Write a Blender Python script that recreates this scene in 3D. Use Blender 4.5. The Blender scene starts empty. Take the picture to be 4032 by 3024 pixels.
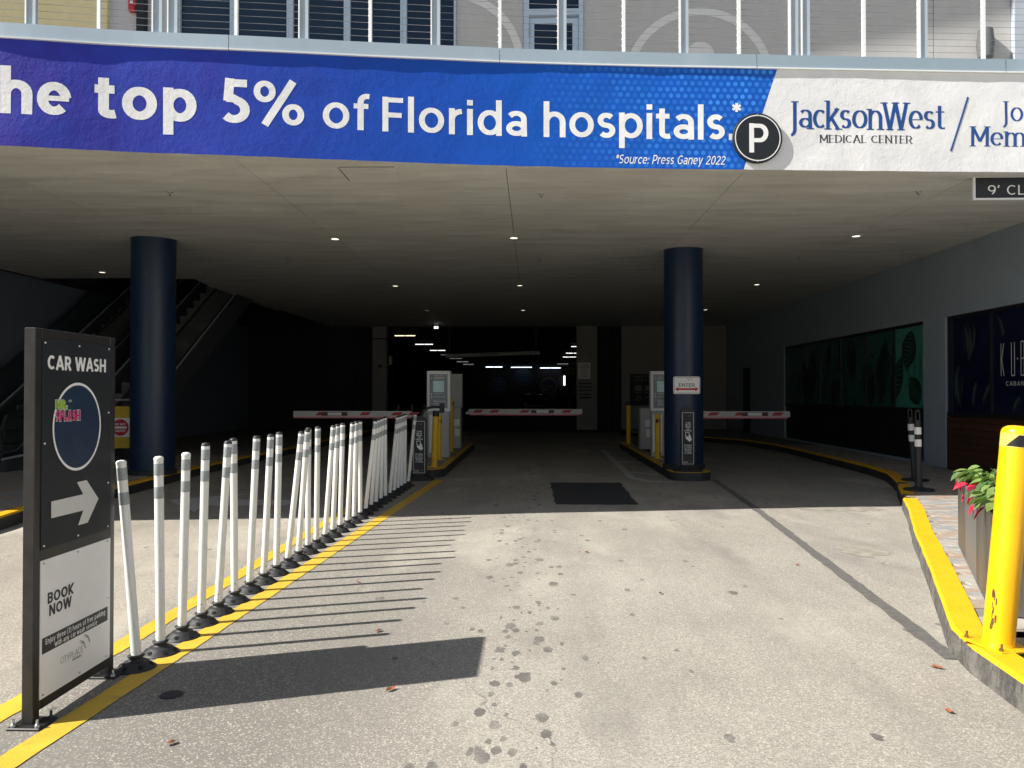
import bpy, bmesh, math, random
from mathutils import Vector, Matrix, noise
S = bpy.context.scene
COL = S.collection
rnd = random.Random(7)
PI = math.pi

# ------------------------------------------------------------------ camera, sky, sun, exposure
cam = bpy.data.cameras.new('camera')
camo = bpy.data.objects.new('camera', cam)
COL.objects.link(camo)
cam.sensor_width = 36
cam.lens = 3080 / 4032 * 36
cam.clip_start = .05
cam.clip_end = 1500
camo.location = (0, 0, 1.5)
camo.rotation_euler = (math.radians(90 + .707), 0, math.radians(1.581))
S.camera = camo

SUN = Vector((1.09, .38, -1)).normalized()          # the way the light travels
w = bpy.data.worlds.new('World')
S.world = w
w.use_nodes = True
wn = w.node_tree
sky = wn.nodes.new('ShaderNodeTexSky')
sky.sky_type = 'NISHITA'
sky.sun_disc = False
sky.sun_elevation = math.asin(-SUN.z)
sky.sun_rotation = math.atan2(-SUN.x, -SUN.y)
sky.air_density = 1.0
sky.dust_density = 1.2
bg = wn.nodes['Background']
wn.links.new(sky.outputs[0], bg.inputs[0])
bg.inputs[1].default_value = .056
sl = bpy.data.lights.new('sun', 'SUN')
sl.energy = 4.9
sl.angle = math.radians(.53)
sl.color = (1, .955, .89)
so = bpy.data.objects.new('sun', sl)
COL.objects.link(so)
so.rotation_euler = SUN.to_track_quat('-Z', 'Y').to_euler()
so.location = (-20, -10, 20)
S.view_settings.view_transform = 'Standard'
S.view_settings.look = 'None'
S.view_settings.gamma = 1
S.view_settings.exposure = .75
S.view_settings.use_curve_mapping = False
S.cycles.max_bounces = 8
S.cycles.diffuse_bounces = 4
S.cycles.use_denoising = True

# ------------------------------------------------------------------ materials
class NT:
    def __init__(s, name):
        s.m = bpy.data.materials.new(name)
        s.m.use_nodes = True
        s.n = s.m.node_tree
        s.b = s.n.nodes['Principled BSDF']
        s.tc = None
    def new(s, t, **k):
        o = s.n.nodes.new(t)
        for a, b in k.items():
            setattr(o, a, b)
        return o
    def co(s, kind='Object'):
        if s.tc is None:
            s.tc = s.new('ShaderNodeTexCoord')
        return s.tc.outputs[kind]
    def put(s, a, b):
        if isinstance(a, bpy.types.NodeSocket):
            s.n.links.new(a, b)
        else:
            b.default_value = a
    def math(s, op, a, b=0, c=0, clamp=False):
        o = s.new('ShaderNodeMath', operation=op)
        o.use_clamp = clamp
        for i, v in enumerate((a, b, c)):
            s.put(v, o.inputs[i])
        return o.outputs[0]
    def xyz(s, v=None):
        o = s.new('ShaderNodeSeparateXYZ')
        s.put(v or s.co(), o.inputs[0])
        return o.outputs
    def mapping(s, scale=(1, 1, 1), loc=(0, 0, 0), v=None):
        o = s.new('ShaderNodeMapping')
        s.put(v or s.co(), o.inputs[0])
        o.inputs['Scale'].default_value = scale
        o.inputs['Location'].default_value = loc
        return o.outputs[0]
    def noise(s, scale, detail=4, rough=.55, v=None):
        o = s.new('ShaderNodeTexNoise')
        s.put(v or s.co(), o.inputs['Vector'])
        o.inputs['Scale'].default_value = scale
        o.inputs['Detail'].default_value = detail
        o.inputs['Roughness'].default_value = rough
        return o.outputs[0]
    def voro(s, scale, feature='F1', out='Distance', v=None, rand=1):
        o = s.new('ShaderNodeTexVoronoi', feature=feature)
        s.put(v or s.co(), o.inputs['Vector'])
        o.inputs['Scale'].default_value = scale
        o.inputs['Randomness'].default_value = rand
        return o.outputs
    def step(s, x, a, b, lo=0., hi=1.):
        o = s.new('ShaderNodeMapRange')
        o.clamp = True
        s.put(x, o.inputs[0])
        o.inputs[1].default_value = a
        o.inputs[2].default_value = b
        o.inputs[3].default_value = lo
        o.inputs[4].default_value = hi
        return o.outputs[0]
    def mix(s, f, a, b, blend='MIX'):
        o = s.new('ShaderNodeMix', data_type='RGBA', blend_type=blend)
        s.put(f, o.inputs[0])
        for v, i in ((a, 6), (b, 7)):
            if isinstance(v, (tuple, list)):
                v = (*v[:3], 1)
            s.put(v, o.inputs[i])
        return o.outputs[2]
    def color(s, v):
        if isinstance(v, tuple):
            v = (*v[:3], 1)
        s.put(v, s.b.inputs['Base Color'])
    def rough(s, v):
        s.put(v, s.b.inputs['Roughness'])
    def bump(s, h, dist=.01, strength=1.):
        o = s.new('ShaderNodeBump')
        s.put(h, o.inputs['Height'])
        o.inputs['Distance'].default_value = dist
        o.inputs['Strength'].default_value = strength
        s.n.links.new(o.outputs[0], s.b.inputs['Normal'])

def simple(name, c, rough=.6, metal=0, var=.12, scale=9, bump=0, bscale=80, spec=.5, dirt=None, stretch=(1, 1, 1)):
    t = NT(name)
    v = t.mapping(stretch) if stretch != (1, 1, 1) else None
    n = t.noise(scale, 5, .6, v)
    lo = tuple(x * (1 - var) for x in c)
    hi = tuple(min(1, x * (1 + var)) for x in c)
    col = t.mix(t.step(n, .3, .7), lo, hi)
    if dirt:
        d = t.noise(scale * 2.3, 6, .7)
        col = t.mix(t.step(d, .58, .72, 0, .75), col, dirt)
    t.color(col)
    t.rough(t.step(n, .2, .8, max(0, rough - .07), min(1, rough + .07)))
    t.b.inputs['Metallic'].default_value = metal
    t.b.inputs['Specular IOR Level'].default_value = spec
    if bump:
        t.bump(t.noise(bscale, 3, .6), bump)
    return t.m

def emit(name, c, strength):
    t = NT(name)
    t.color((.8, .8, .8))
    t.b.inputs['Emission Color'].default_value = (*c, 1)
    t.b.inputs['Emission Strength'].default_value = strength
    return t.m

M = {}
# asphalt: worn, aggregate showing, drips along the lane
t = NT('worn_asphalt')
X, Y, Z = t.xyz()
ag = t.voro(150)
agc = t.new('ShaderNodeSeparateColor')
t.n.links.new(ag[1], agc.inputs[0])
big = t.noise(.45, 5, .6)
mid = t.noise(3.5, 5, .65)
col = t.mix(t.step(big, .38, .62), (.42, .39, .328), (.54, .51, .435))
lane = t.step(t.math('ABSOLUTE', t.math('SUBTRACT', X, .9)), .3, 1.9)
col = t.mix(t.math('MULTIPLY', lane, t.step(mid, .3, .75, .25, .6)), col, (.37, .345, .295))
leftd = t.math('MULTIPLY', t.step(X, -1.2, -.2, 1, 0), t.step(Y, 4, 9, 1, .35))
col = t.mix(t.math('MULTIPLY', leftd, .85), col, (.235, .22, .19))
lftc = t.step(X, -2.75, -2.45, 1, 0)
col = t.mix(lftc, col, t.mix(t.step(big, .4, .6), (.43, .38, .305), (.52, .465, .375)))
col = t.mix(t.step(agc.outputs[0], .0, 1., .0, .62), col, (.13, .122, .11))
col = t.mix(t.step(agc.outputs[1], .8, .95, 0, .6), col, (.74, .7, .6))
fine = t.noise(210, 3, .8)
col = t.mix(t.step(fine, .3, .7, 0, .32), col, (.12, .112, .1))
soft = t.noise(1.1, 3, .6, t.mapping((1, .45, 1), (3, 8, 0)))
col = t.mix(t.step(soft, .56, .72, 0, .55), col, (.19, .18, .16))
wear = t.noise(.9, 6, .72, t.mapping((1.6, .35, 1), (11, 2, 0)))
col = t.mix(t.step(wear, .5, .66, 0, .4), col, (.24, .225, .195))
pale = t.noise(.7, 4, .6, t.mapping((1, .5, 1), (31, 7, 0)))
col = t.mix(t.step(pale, .55, .7, 0, .45), col, (.62, .585, .48))
def drips(scale, rmax, cx, wid, dens, base):
    v = t.voro(scale, v=t.mapping((1, .55, 1), (scale, scale * .37, 0)))
    sc = t.new('ShaderNodeSeparateColor')
    t.n.links.new(v[1], sc.inputs[0])
    prob = t.math('ADD', t.step(t.math('ABSOLUTE', t.math('SUBTRACT', X, cx)), 0, wid, dens, base), 0)
    on = t.math('LESS_THAN', sc.outputs[0], prob)
    rad = t.math('MULTIPLY', sc.outputs[1], rmax)
    rad = t.math('ADD', rad, t.math('MULTIPLY', t.math('SUBTRACT', t.noise(38, 2), .5), rmax * .9))
    return t.math('MULTIPLY', on, t.math('LESS_THAN', v[0], rad))
def track(c, wd):
    q = t.math('ABSOLUTE', t.math('SUBTRACT', t.math('ADD', X, t.math('MULTIPLY', t.noise(.35, 1, .4, t.mapping((0, 1, 0))), .5)), c))
    return t.step(q, wd * .4, wd, 1, 0)
trk = t.math('MAXIMUM', track(.62, .17), track(2.0, .17))
trn = t.noise(2.2, 6, .75, t.mapping((5, .5, 1)))
col = t.mix(t.math('MULTIPLY', trk, t.step(trn, .4, .7, .06, .34)), col, (.2, .19, .165))
ck = t.new('ShaderNodeVectorMath', operation='ADD')
t.put(t.mapping((1, .8, 1)), ck.inputs[0])
nzv = t.new('ShaderNodeTexNoise'); nzv.inputs['Scale'].default_value = 2.5; nzv.inputs['Detail'].default_value = 5
t.n.links.new(t.co(), nzv.inputs['Vector'])
sv = t.new('ShaderNodeVectorMath', operation='SCALE'); t.n.links.new(nzv.outputs[1], sv.inputs[0]); sv.inputs['Scale'].default_value = .5
t.n.links.new(sv.outputs[0], ck.inputs[1])
cr = t.voro(.27, 'DISTANCE_TO_EDGE', v=ck.outputs[0])
col = t.mix(t.math('MULTIPLY', t.step(cr[0], .0006, .0016, 1, 0), t.step(big, .45, .6, 0, .55)), col, (.09, .085, .075))
d1 = drips(8, .34, -.1, .42, 1.0, .03)
d2 = drips(14, .4, -.12, .5, .95, .02)
d3 = drips(6, .2, .3, 1.1, .45, .05)
d4 = drips(8, .2, 1.7, .9, .25, .03)
dd = t.math('MAXIMUM', t.math('MAXIMUM', d1, d2), t.math('MAXIMUM', d3, d4))
col = t.mix(t.math('MULTIPLY', dd, t.step(t.noise(5, 3), .35, .65, .42, .8)), col, (.075, .072, .068))
t.color(col)
t.rough(.86)
t.bump(t.math('ADD', t.math('MULTIPLY', agc.outputs[2], .6), t.math('MULTIPLY', fine, 1.0)), .004, .6)
M['asphalt'] = t.m

t = NT('concrete_soffit')
v = t.mapping((.35, 1.5, 1))
n1 = t.noise(2.4, 7, .68, v)
n2 = t.noise(.5, 4, .6)
col = t.mix(t.step(n1, .3, .7), (.5, .51, .485), (.76, .77, .735))
col = t.mix(t.step(n2, .45, .62, 0, .3), col, (.58, .56, .51))
t.color(col)
t.rough(.75)
t.bump(t.noise(9, 5, .7, v), .006, .6)
M['soffit'] = t.m

# painted stucco band: blue print with dots, white panel past the slanted edge
t = NT('painted_banner')
X, Y, Z = t.xyz()
blue = t.mix(t.step(X, -6.2, -.2), (.036, .02, .34), (.002, .055, .42))
blue = t.mix(t.step(X, -3.6, 1.2), blue, (.0, .1, .52))
mott = t.noise(2.2, 5, .6)
blue = t.mix(t.step(mott, .4, .7, 0, .35), blue, (.006, .085, .58))
row = t.math('FLOOR', t.math('DIVIDE', Z, .0735))
sh = t.math('MULTIPLY', t.math('MODULO', row, 2), .5)
u = t.math('ADD', t.math('DIVIDE', X, .084), sh)
cell = t.math('FLOOR', u)
fu = t.math('MULTIPLY', t.math('SUBTRACT', t.math('FRACT', u), .5), .084)
fv = t.math('MULTIPLY', t.math('SUBTRACT', t.math('FRACT', t.math('DIVIDE', Z, .0735)), .5), .0735)
dist = t.math('SQRT', t.math('ADD', t.math('MULTIPLY', fu, fu), t.math('MULTIPLY', fv, fv)))
cv = t.new('ShaderNodeCombineXYZ')
t.n.links.new(cell, cv.inputs[0]); t.n.links.new(row, cv.inputs[1])
wh = t.new('ShaderNodeTexWhiteNoise'); t.n.links.new(cv.outputs[0], wh.inputs[0])
band = t.math('SUBTRACT', 1, t.step(t.math('ABSOLUTE', t.math('SUBTRACT', Z, 4.62)), 0, .2, .45, 0))
amt = t.math('MULTIPLY', t.step(X, -.15, 2.6), t.math('ADD', .22, t.math('MULTIPLY', wh.outputs[0], .7)))
amt = t.math('MULTIPLY', amt, band)
dots = t.math('MULTIPLY', t.step(dist, .0235, .0275, 1, 0), amt)
blue = t.mix(t.math('MULTIPLY', dots, .95), blue, (.06, .33, .92))
chip = t.noise(26, 4, .75)
blue = t.mix(t.step(chip, .73, .78, 0, .6), blue, (.55, .55, .62))
edge = t.math('ADD', 2.448, t.math('MULTIPLY', t.math('SUBTRACT', Z, 4.113), .339))
isw = t.math('GREATER_THAN', X, edge)
whi = t.mix(t.step(t.noise(3, 5), .3, .7), (.74, .75, .76), (.85, .85, .84))
col = t.mix(isw, blue, whi)
t.color(col)
t.rough(.5)
t.b.inputs['Specular IOR Level'].default_value = .35
h = t.math('ADD', t.noise(13, 4, .6), t.math('MULTIPLY', t.noise(45, 3, .6), .35))
t.bump(h, .012, .42)
M['banner'] = t.m
t = NT('painted_lettering')
t.color(t.mix(t.step(t.noise(20, 4), .3, .7), (.86, .87, .87), (.92, .92, .91)))
t.rough(.5)
h = t.math('ADD', t.noise(13, 4, .6), t.math('MULTIPLY', t.noise(45, 3, .6), .35))
t.bump(h, .012, .36)
M['letter_white'] = t.m
M['letter_blue'] = simple('letter_blue', (.008, .065, .27), .5, var=.15)
M['letter_black'] = simple('letter_black', (.03, .03, .04), .5)

M['yellow'] = simple('yellow_road_paint', (.66, .42, .035), .6, var=.1, scale=6, bump=.003, bscale=120, dirt=(.3, .22, .08))
t = NT('kerb_yellow')
n = t.noise(5, 5, .7)
col = t.mix(t.step(n, .3, .7), (.76, .4, .002), (.88, .47, .003))
col = t.mix(t.step(t.noise(22, 5, .75), .6, .68, 0, .7), col, (.42, .33, .12))
t.color(col); t.rough(.6); t.bump(t.noise(40, 4, .7), .006)
M['kerb_yellow'] = t.m
t = NT('kerb_concrete')
n = t.noise(6, 6, .7)
col = t.mix(t.step(n, .35, .65), (.07, .066, .06), (.2, .19, .165))
col = t.mix(t.step(t.noise(14, 5, .8, t.mapping((1, 1, .4))), .5, .62, 0, .8), col, (.045, .043, .04))
t.color(col); t.rough(.85); t.bump(t.noise(35, 5, .75), .012)
M['kerb'] = t.m
M['kerb_dark'] = simple('dark_kerb_side', (.03, .031, .033), .6, bump=.004)
M['concrete'] = simple('plain_concrete', (.3, .29, .26), .8, bump=.004, scale=5)
M['pale_floor'] = simple('pale_floor_slab', (.52, .5, .45), .7)
M['white_faded'] = simple('faded_white_paint', (.5, .5, .48), .7, var=.2, scale=14, dirt=(.3, .3, .28))
M['patch'] = simple('asphalt_patch', (.035, .036, .04), .85, bump=.006, bscale=90, var=.3)
M['seam'] = simple('sealed_seam', (.125, .122, .112), .8, bump=.005, var=.3, scale=25)
M['post_white'] = simple('post_plastic', (.8, .81, .78), .42, var=.05, scale=3, dirt=(.6, .58, .52), stretch=(1, 1, .25))
M['post_grey'] = simple('reflective_band', (.3, .33, .34), .3, var=.1, scale=60)
M['rubber'] = simple('black_rubber', (.022, .023, .025), .55, bump=.002)
M['hole_shade'] = simple('hole_shade', (.002, .002, .002), .9)
M['black_metal'] = simple('black_coated_steel', (.024, .023, .022), .38, var=.3, scale=20, metal=.0)
M['sign_dark'] = simple('dark_sign_panel', (.018, .022, .026), .5, var=.06, spec=.3)
M['sign_navy'] = simple('navy_print', (.016, .036, .075), .35, var=.06)
M['sign_grey'] = simple('pale_grey_panel', (.84, .84, .83), .4, var=.03)
M['print_white'] = simple('white_print', (.85, .86, .85), .5, var=.03)
M['print_grey'] = simple('grey_print', (.62, .62, .61), .5, var=.03)
M['print_dark'] = simple('dark_print', (.03, .032, .036), .5)
M['print_midgrey'] = simple('mid_grey_print', (.18, .18, .18), .5)
M['print_green'] = simple('green_print', (.3, .5, .035), .5)
M['print_pink'] = simple('pink_print', (.62, .02, .16), .5)
M['print_red'] = simple('red_print', (.5, .012, .02), .45)
M['print_orange'] = simple('orange_print', (.35, .12, .05), .5)
M['steel'] = simple('galvanised_steel', (.45, .46, .47), .35, metal=.8)
M['rail'] = simple('rail_grey_blue', (.42, .49, .54), .35, var=.04, scale=2)
M['rail_white'] = simple('rail_lit_white', (.78, .8, .8), .4, var=.03)
M['cable'] = simple('rail_cable', (.26, .27, .28), .4, metal=.2)
t = NT('coping_metal')
X, Y, Z = t.xyz()
n = t.noise(1.3, 4)
col = t.mix(t.step(X, -6, 4), (.5, .6, .68), (.33, .42, .48))  # paler left end mixes the sky's reflection into the base colour
t.color(t.mix(t.step(n, .55, .75, 0, .35), col, (.6, .7, .76)))
t.rough(.35); t.b.inputs['Metallic'].default_value = .15
M['coping'] = t.m
M['coping_lip'] = simple('sunlit_drip_edge', (.8, .83, .82), .35, var=.02)
M['wall_grey'] = simple('upper_wall_grey', (.52, .51, .495), .8, var=.03, bump=.003, bscale=60)
M['wall_pale'] = simple('upper_wall_pale', (.58, .56, .58), .8, var=.03, bump=.003)
M['wall_yellow'] = simple('upper_wall_yellow', (.8, .69, .4), .8, var=.04, bump=.003)
M['wall_blue'] = simple('upper_wall_blue', (.42, .46, .52), .7, var=.03)
M['ring_paint'] = simple('pale_ring_paint', (.76, .75, .73), .7, var=.03)
M['frame_blue'] = simple('pale_window_frame', (.5, .6, .72), .35, var=.03)
t = NT('dark_window_glass')
t.color((.008, .02, .04)); t.rough(.08); t.b.inputs['Specular IOR Level'].default_value = .6
M['glass'] = t.m
M['blind'] = simple('navy_blind', (.02, .05, .1), .35)
M['column'] = simple('navy_column_paint', (.006, .022, .06), .4, var=.2, scale=1.6, bump=.003, bscale=22, dirt=(.03, .04, .06), stretch=(1, 1, .3))
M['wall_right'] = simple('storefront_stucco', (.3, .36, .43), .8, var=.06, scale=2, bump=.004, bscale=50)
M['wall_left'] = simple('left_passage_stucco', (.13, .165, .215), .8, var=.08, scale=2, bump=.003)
M['garage_wall'] = simple('garage_wall_paint', (.3, .29, .275), .85, var=.08, scale=1.5)
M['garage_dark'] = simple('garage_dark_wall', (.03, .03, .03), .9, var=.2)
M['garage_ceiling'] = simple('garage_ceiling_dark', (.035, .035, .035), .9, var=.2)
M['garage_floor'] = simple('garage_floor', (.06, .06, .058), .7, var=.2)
M['bounce_pale'] = simple('bounce_stucco', (.72, .7, .66), .85, var=.05)
M['bollard'] = None
t = NT('bollard_yellow')
n = t.noise(4, 4)
col = t.mix(t.step(n, .3, .7), (.82, .44, .002), (.88, .485, .004))
t.color(col); t.rough(.33); t.bump(t.noise(90, 3), .0015)
M['bollard'] = t.m
M['tape_yellow'] = simple('tape_yellow', (.75, .55, .12), .3, var=.1, scale=30)
M['rust'] = simple('chipped_rust', (.12, .06, .015), .85, var=.5, scale=40, dirt=(.35, .2, .01))
M['indoor_yellow'] = simple('bollard_yellow_dull', (.74, .46, .015), .5, var=.08)
M['kiosk'] = simple('kiosk_white', (.78, .79, .79), .4, var=.03)
M['kiosk_side'] = simple('kiosk_grey', (.42, .43, .43), .45, var=.03)
M['kiosk_screen'] = simple('kiosk_panel', (.2, .25, .29), .3, var=.1, scale=5)
M['label_cyan'] = simple('pale_cyan_label', (.6, .88, .92), .4)
M['barrier'] = simple('barrier_white', (.55, .55, .53), .45, var=.03)
M['barrier_red'] = simple('barrier_red', (.42, .02, .035), .45)
M['barrier_pink'] = simple('barrier_rubber_pink', (.75, .2, .26), .5)
M['barrier_plate'] = simple('barrier_plate_brown', (.09, .03, .025), .5)
M['teal'] = simple('teal_window_print', (.014, .085, .07), .2, var=.3, scale=1.5)
M['teal_light'] = simple('light_teal_window_print', (.06, .27, .21), .3, var=.06)
M['navy_print'] = simple('navy_window_print', (.004, .008, .035), .22, var=.1)
M['dark_green'] = simple('leaf_print', (.006, .022, .016), .4, var=.2)
M['leaf_pale'] = simple('pale_leaf_print', (.05, .075, .06), .4, var=.3, scale=30)
M['mullion'] = simple('black_mullion', (.012, .013, .014), .4)
t = NT('wood_cladding')
X, Y, Z = t.xyz()
col = t.mix(t.step(t.noise(3, 5, .7, t.mapping((1, .5, 12))), .3, .7), (.03, .012, .007), (.09, .036, .018))
t.color(col); t.rough(.6)
M['wood'] = t.m
t = NT('planter_zinc')
n = t.noise(4, 6, .7, t.mapping((1, 1, .12)))
col = t.mix(t.step(n, .35, .65), (.06, .057, .05), (.125, .12, .11))
t.color(col); t.rough(.45); t.b.inputs['Metallic'].default_value = .2
M['planter'] = t.m
M['planter_plain'] = simple('planter_plain_zinc', (.13, .135, .137), .45, var=.06)
def leafmat(name, c, tr):
    t = NT(name)
    n = t.noise(30, 3)
    t.color(t.mix(t.step(n, .3, .7), tuple(x * .75 for x in c), tuple(x * 1.2 for x in c)))
    t.rough(.5)
    t.b.inputs['Subsurface Weight'].default_value = 0
    t.b.inputs['Transmission Weight'].default_value = 0
    tl = t.new('ShaderNodeBsdfTranslucent'); tl.inputs[0].default_value = (*tr, 1)
    mx = t.new('ShaderNodeMixShader'); mx.inputs[0].default_value = .3
    t.n.links.new(t.b.outputs[0], mx.inputs[1]); t.n.links.new(tl.outputs[0], mx.inputs[2])
    t.n.links.new(mx.outputs[0], t.n.nodes['Material Output'].inputs[0])
    return t.m
M['leaf'] = leafmat('poinsettia_leaf', (.085, .165, .05), (.17, .32, .05))
M['leaf_light'] = leafmat('poinsettia_leaf_pale', (.2, .3, .075), (.3, .45, .07))
M['bract'] = leafmat('poinsettia_bract', (.62, .02, .06), (.8, .04, .08))
M['bract_dark'] = leafmat('poinsettia_bract_dark', (.22, .006, .03), (.4, .01, .03))
M['soil'] = simple('planting_soil', (.04, .028, .018), .95, bump=.02, bscale=30, var=.5)
M['grass'] = leafmat('grass_blade', (.07, .14, .02), (.15, .3, .03))
M['deadleaf'] = simple('dry_leaf', (.28, .09, .035), .8, var=.4, scale=60)
M['paver_a'] = simple('paver_tan', (.36, .285, .225), .8, bump=.003, var=.1)
M['paver_b'] = simple('paver_cream', (.385, .36, .315), .8, bump=.003, var=.1)
M['paver_c'] = simple('paver_blue_grey', (.29, .29, .275), .8, bump=.003, var=.12)
M['paver_d'] = simple('paver_pink_brown', (.35, .25, .195), .8, bump=.003, var=.12)
M['joint'] = simple('paver_joint_sand', (.22, .2, .17), .95)
M['lamp_warm'] = emit('downlight_glow', (1, .88, .68), 1.6)
M['lamp_dim'] = emit('downlight_glow_dim', (1, .95, .9), .12)
M['tube'] = emit('tube_light', (1, .98, .92), 1.6)
M['tube_warm'] = emit('tube_light_warm', (1, .8, .5), 1.6)
M['tube_blue'] = emit('tube_light_cold', (.8, .87, 1), 2.2)
M['tube_dim'] = emit('tube_light_dim', (1, .98, .95), .12)
M['car_black'] = simple('car_black_paint', (.012, .012, .014), .12, var=.02)
M['car_glass'] = M['glass']
M['red_plastic'] = simple('alarm_red', (.55, .03, .035), .4)
M['print_yellow'] = simple('yellow_print', (.34, .27, .09), .6)
M['print_teal'] = simple('dim_blue_print', (.05, .12, .19), .6)
M['blue_panel'] = simple('blue_billboard', (.012, .03, .2), .5)
M['yellow_board'] = simple('yellow_board', (.6, .4, .012), .45, var=.1)

# ------------------------------------------------------------------ mesh helpers
class MB:
    def __init__(s):
        s.v, s.f, s.mi, s.sm, s.mats = [], [], [], [], []
    def m(s, mat):
        mat = M[mat] if isinstance(mat, str) else mat
        if mat not in s.mats:
            s.mats.append(mat)
        return s.mats.index(mat)
    def add(s, vs, fs, mat, smooth=False):
        b = len(s.v); i = s.m(mat)
        s.v += [tuple(p) for p in vs]
        for f in fs:
            s.f.append([b + k for k in f]); s.mi.append(i); s.sm.append(smooth)
        return s
    def box(s, x0, y0, z0, x1, y1, z1, mat, M4=None, bev=0):
        if bev:
            bm = bmesh.new()
            bmesh.ops.create_cube(bm, size=1)
            for v in bm.verts:
                v.co = Vector(((x0 + x1) / 2 + v.co.x * (x1 - x0), (y0 + y1) / 2 + v.co.y * (y1 - y0), (z0 + z1) / 2 + v.co.z * (z1 - z0)))
            bmesh.ops.bevel(bm, geom=bm.edges[:], offset=bev, segments=1, affect='EDGES')
            bm.verts.index_update()
            vs = [v.co.copy() for v in bm.verts]
            fs = [[v.index for v in f.verts] for f in bm.faces]
            bm.free()
        else:
            vs = [Vector((x, y, z)) for z in (z0, z1) for y in (y0, y1) for x in (x0, x1)]
            fs = [(0, 2, 3, 1), (4, 5, 7, 6), (0, 1, 5, 4), (2, 6, 7, 3), (0, 4, 6, 2), (1, 3, 7, 5)]
        if M4:
            vs = [M4 @ v for v in vs]
        return s.add(vs, fs, mat)
    def lathe(s, prof, mat, n=24, c=(0, 0, 0), axis=None, smooth=True, cap=True):
        vs, fs = [], []
        for r, z in prof:
            for k in range(n):
                a = 2 * PI * k / n
                vs.append(Vector((r * math.cos(a), r * math.sin(a), z)))
        for i in range(len(prof) - 1):
            for k in range(n):
                k2 = (k + 1) % n
                fs.append((i * n + k, i * n + k2, (i + 1) * n + k2, (i + 1) * n + k))
        if axis is not None:
            q = Vector((0, 0, 1)).rotation_difference(Vector(axis).normalized())
            vs = [q @ v for v in vs]
        vs = [v + Vector(c) for v in vs]
        s.add(vs, fs, mat, smooth)
        if cap:
            L = (len(prof) - 1) * n
            s.add([vs[k] for k in range(n)], [list(range(n))[::-1]], mat)
            s.add([vs[L + k] for k in range(n)], [list(range(n))], mat)
        return s
    def cyl(s, p, q, r, mat, n=12, r2=None):
        p, q = Vector(p), Vector(q)
        return s.lathe([(r, 0), (r if r2 is None else r2, (q - p).length)], mat, n, p, q - p)
    def tube(s, pts, r, mat, n=8):
        for a, b in zip(pts[:-1], pts[1:]):
            s.cyl(a, b, r, mat, n)
        return s
    def prism(s, pts, z0, z1, mat, side=None, M4=None):
        n = len(pts)
        area = sum(pts[i][0] * pts[(i + 1) % n][1] - pts[(i + 1) % n][0] * pts[i][1] for i in range(n))
        if area < 0:
            pts = pts[::-1]
        lo = [Vector((x, y, z0)) for x, y in pts]
        hi = [Vector((x, y, z1)) for x, y in pts]
        vs = lo + hi
        if M4:
            vs = [M4 @ v for v in vs]
        s.add(vs, [list(range(n))[::-1], [n + i for i in range(n)]], mat)
        s.add(vs, [(i, (i + 1) % n, n + (i + 1) % n, n + i) for i in range(n)], side or mat)
        return s
    def mesh(s, name):
        me = bpy.data.meshes.new(name)
        me.from_pydata(s.v, [], s.f)
        for m in s.mats:
            me.materials.append(m)
        me.polygons.foreach_set('material_index', s.mi)
        me.polygons.foreach_set('use_smooth', s.sm)
        me.update()
        return me
    def build(s, name, parent=None, loc=None):
        o = bpy.data.objects.new(name, s.mesh(name))
        COL.objects.link(o)
        o.parent = parent
        if loc:
            o.location = loc
        return o

def tag(o, label=None, cat=None, group=None, kind=None):
    if label: o['label'] = label
    if cat: o['category'] = cat
    if group: o['group'] = group
    if kind: o['kind'] = kind
    return o
def thing(name, label, cat, loc=(0, 0, 0), rz=0, group=None):
    o = bpy.data.objects.new(name, None)
    o.empty_display_size = .1
    COL.objects.link(o)
    o.location = loc
    o.rotation_euler = (0, 0, rz)
    return tag(o, label, cat, group)
def copy_tree(o, parent=None):
    c = o.copy()
    COL.objects.link(c)
    c.parent = parent
    for ch in list(o.children):
        copy_tree(ch, c)
    return c
def lerp(a, b, t): return a + (b - a) * t

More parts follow.
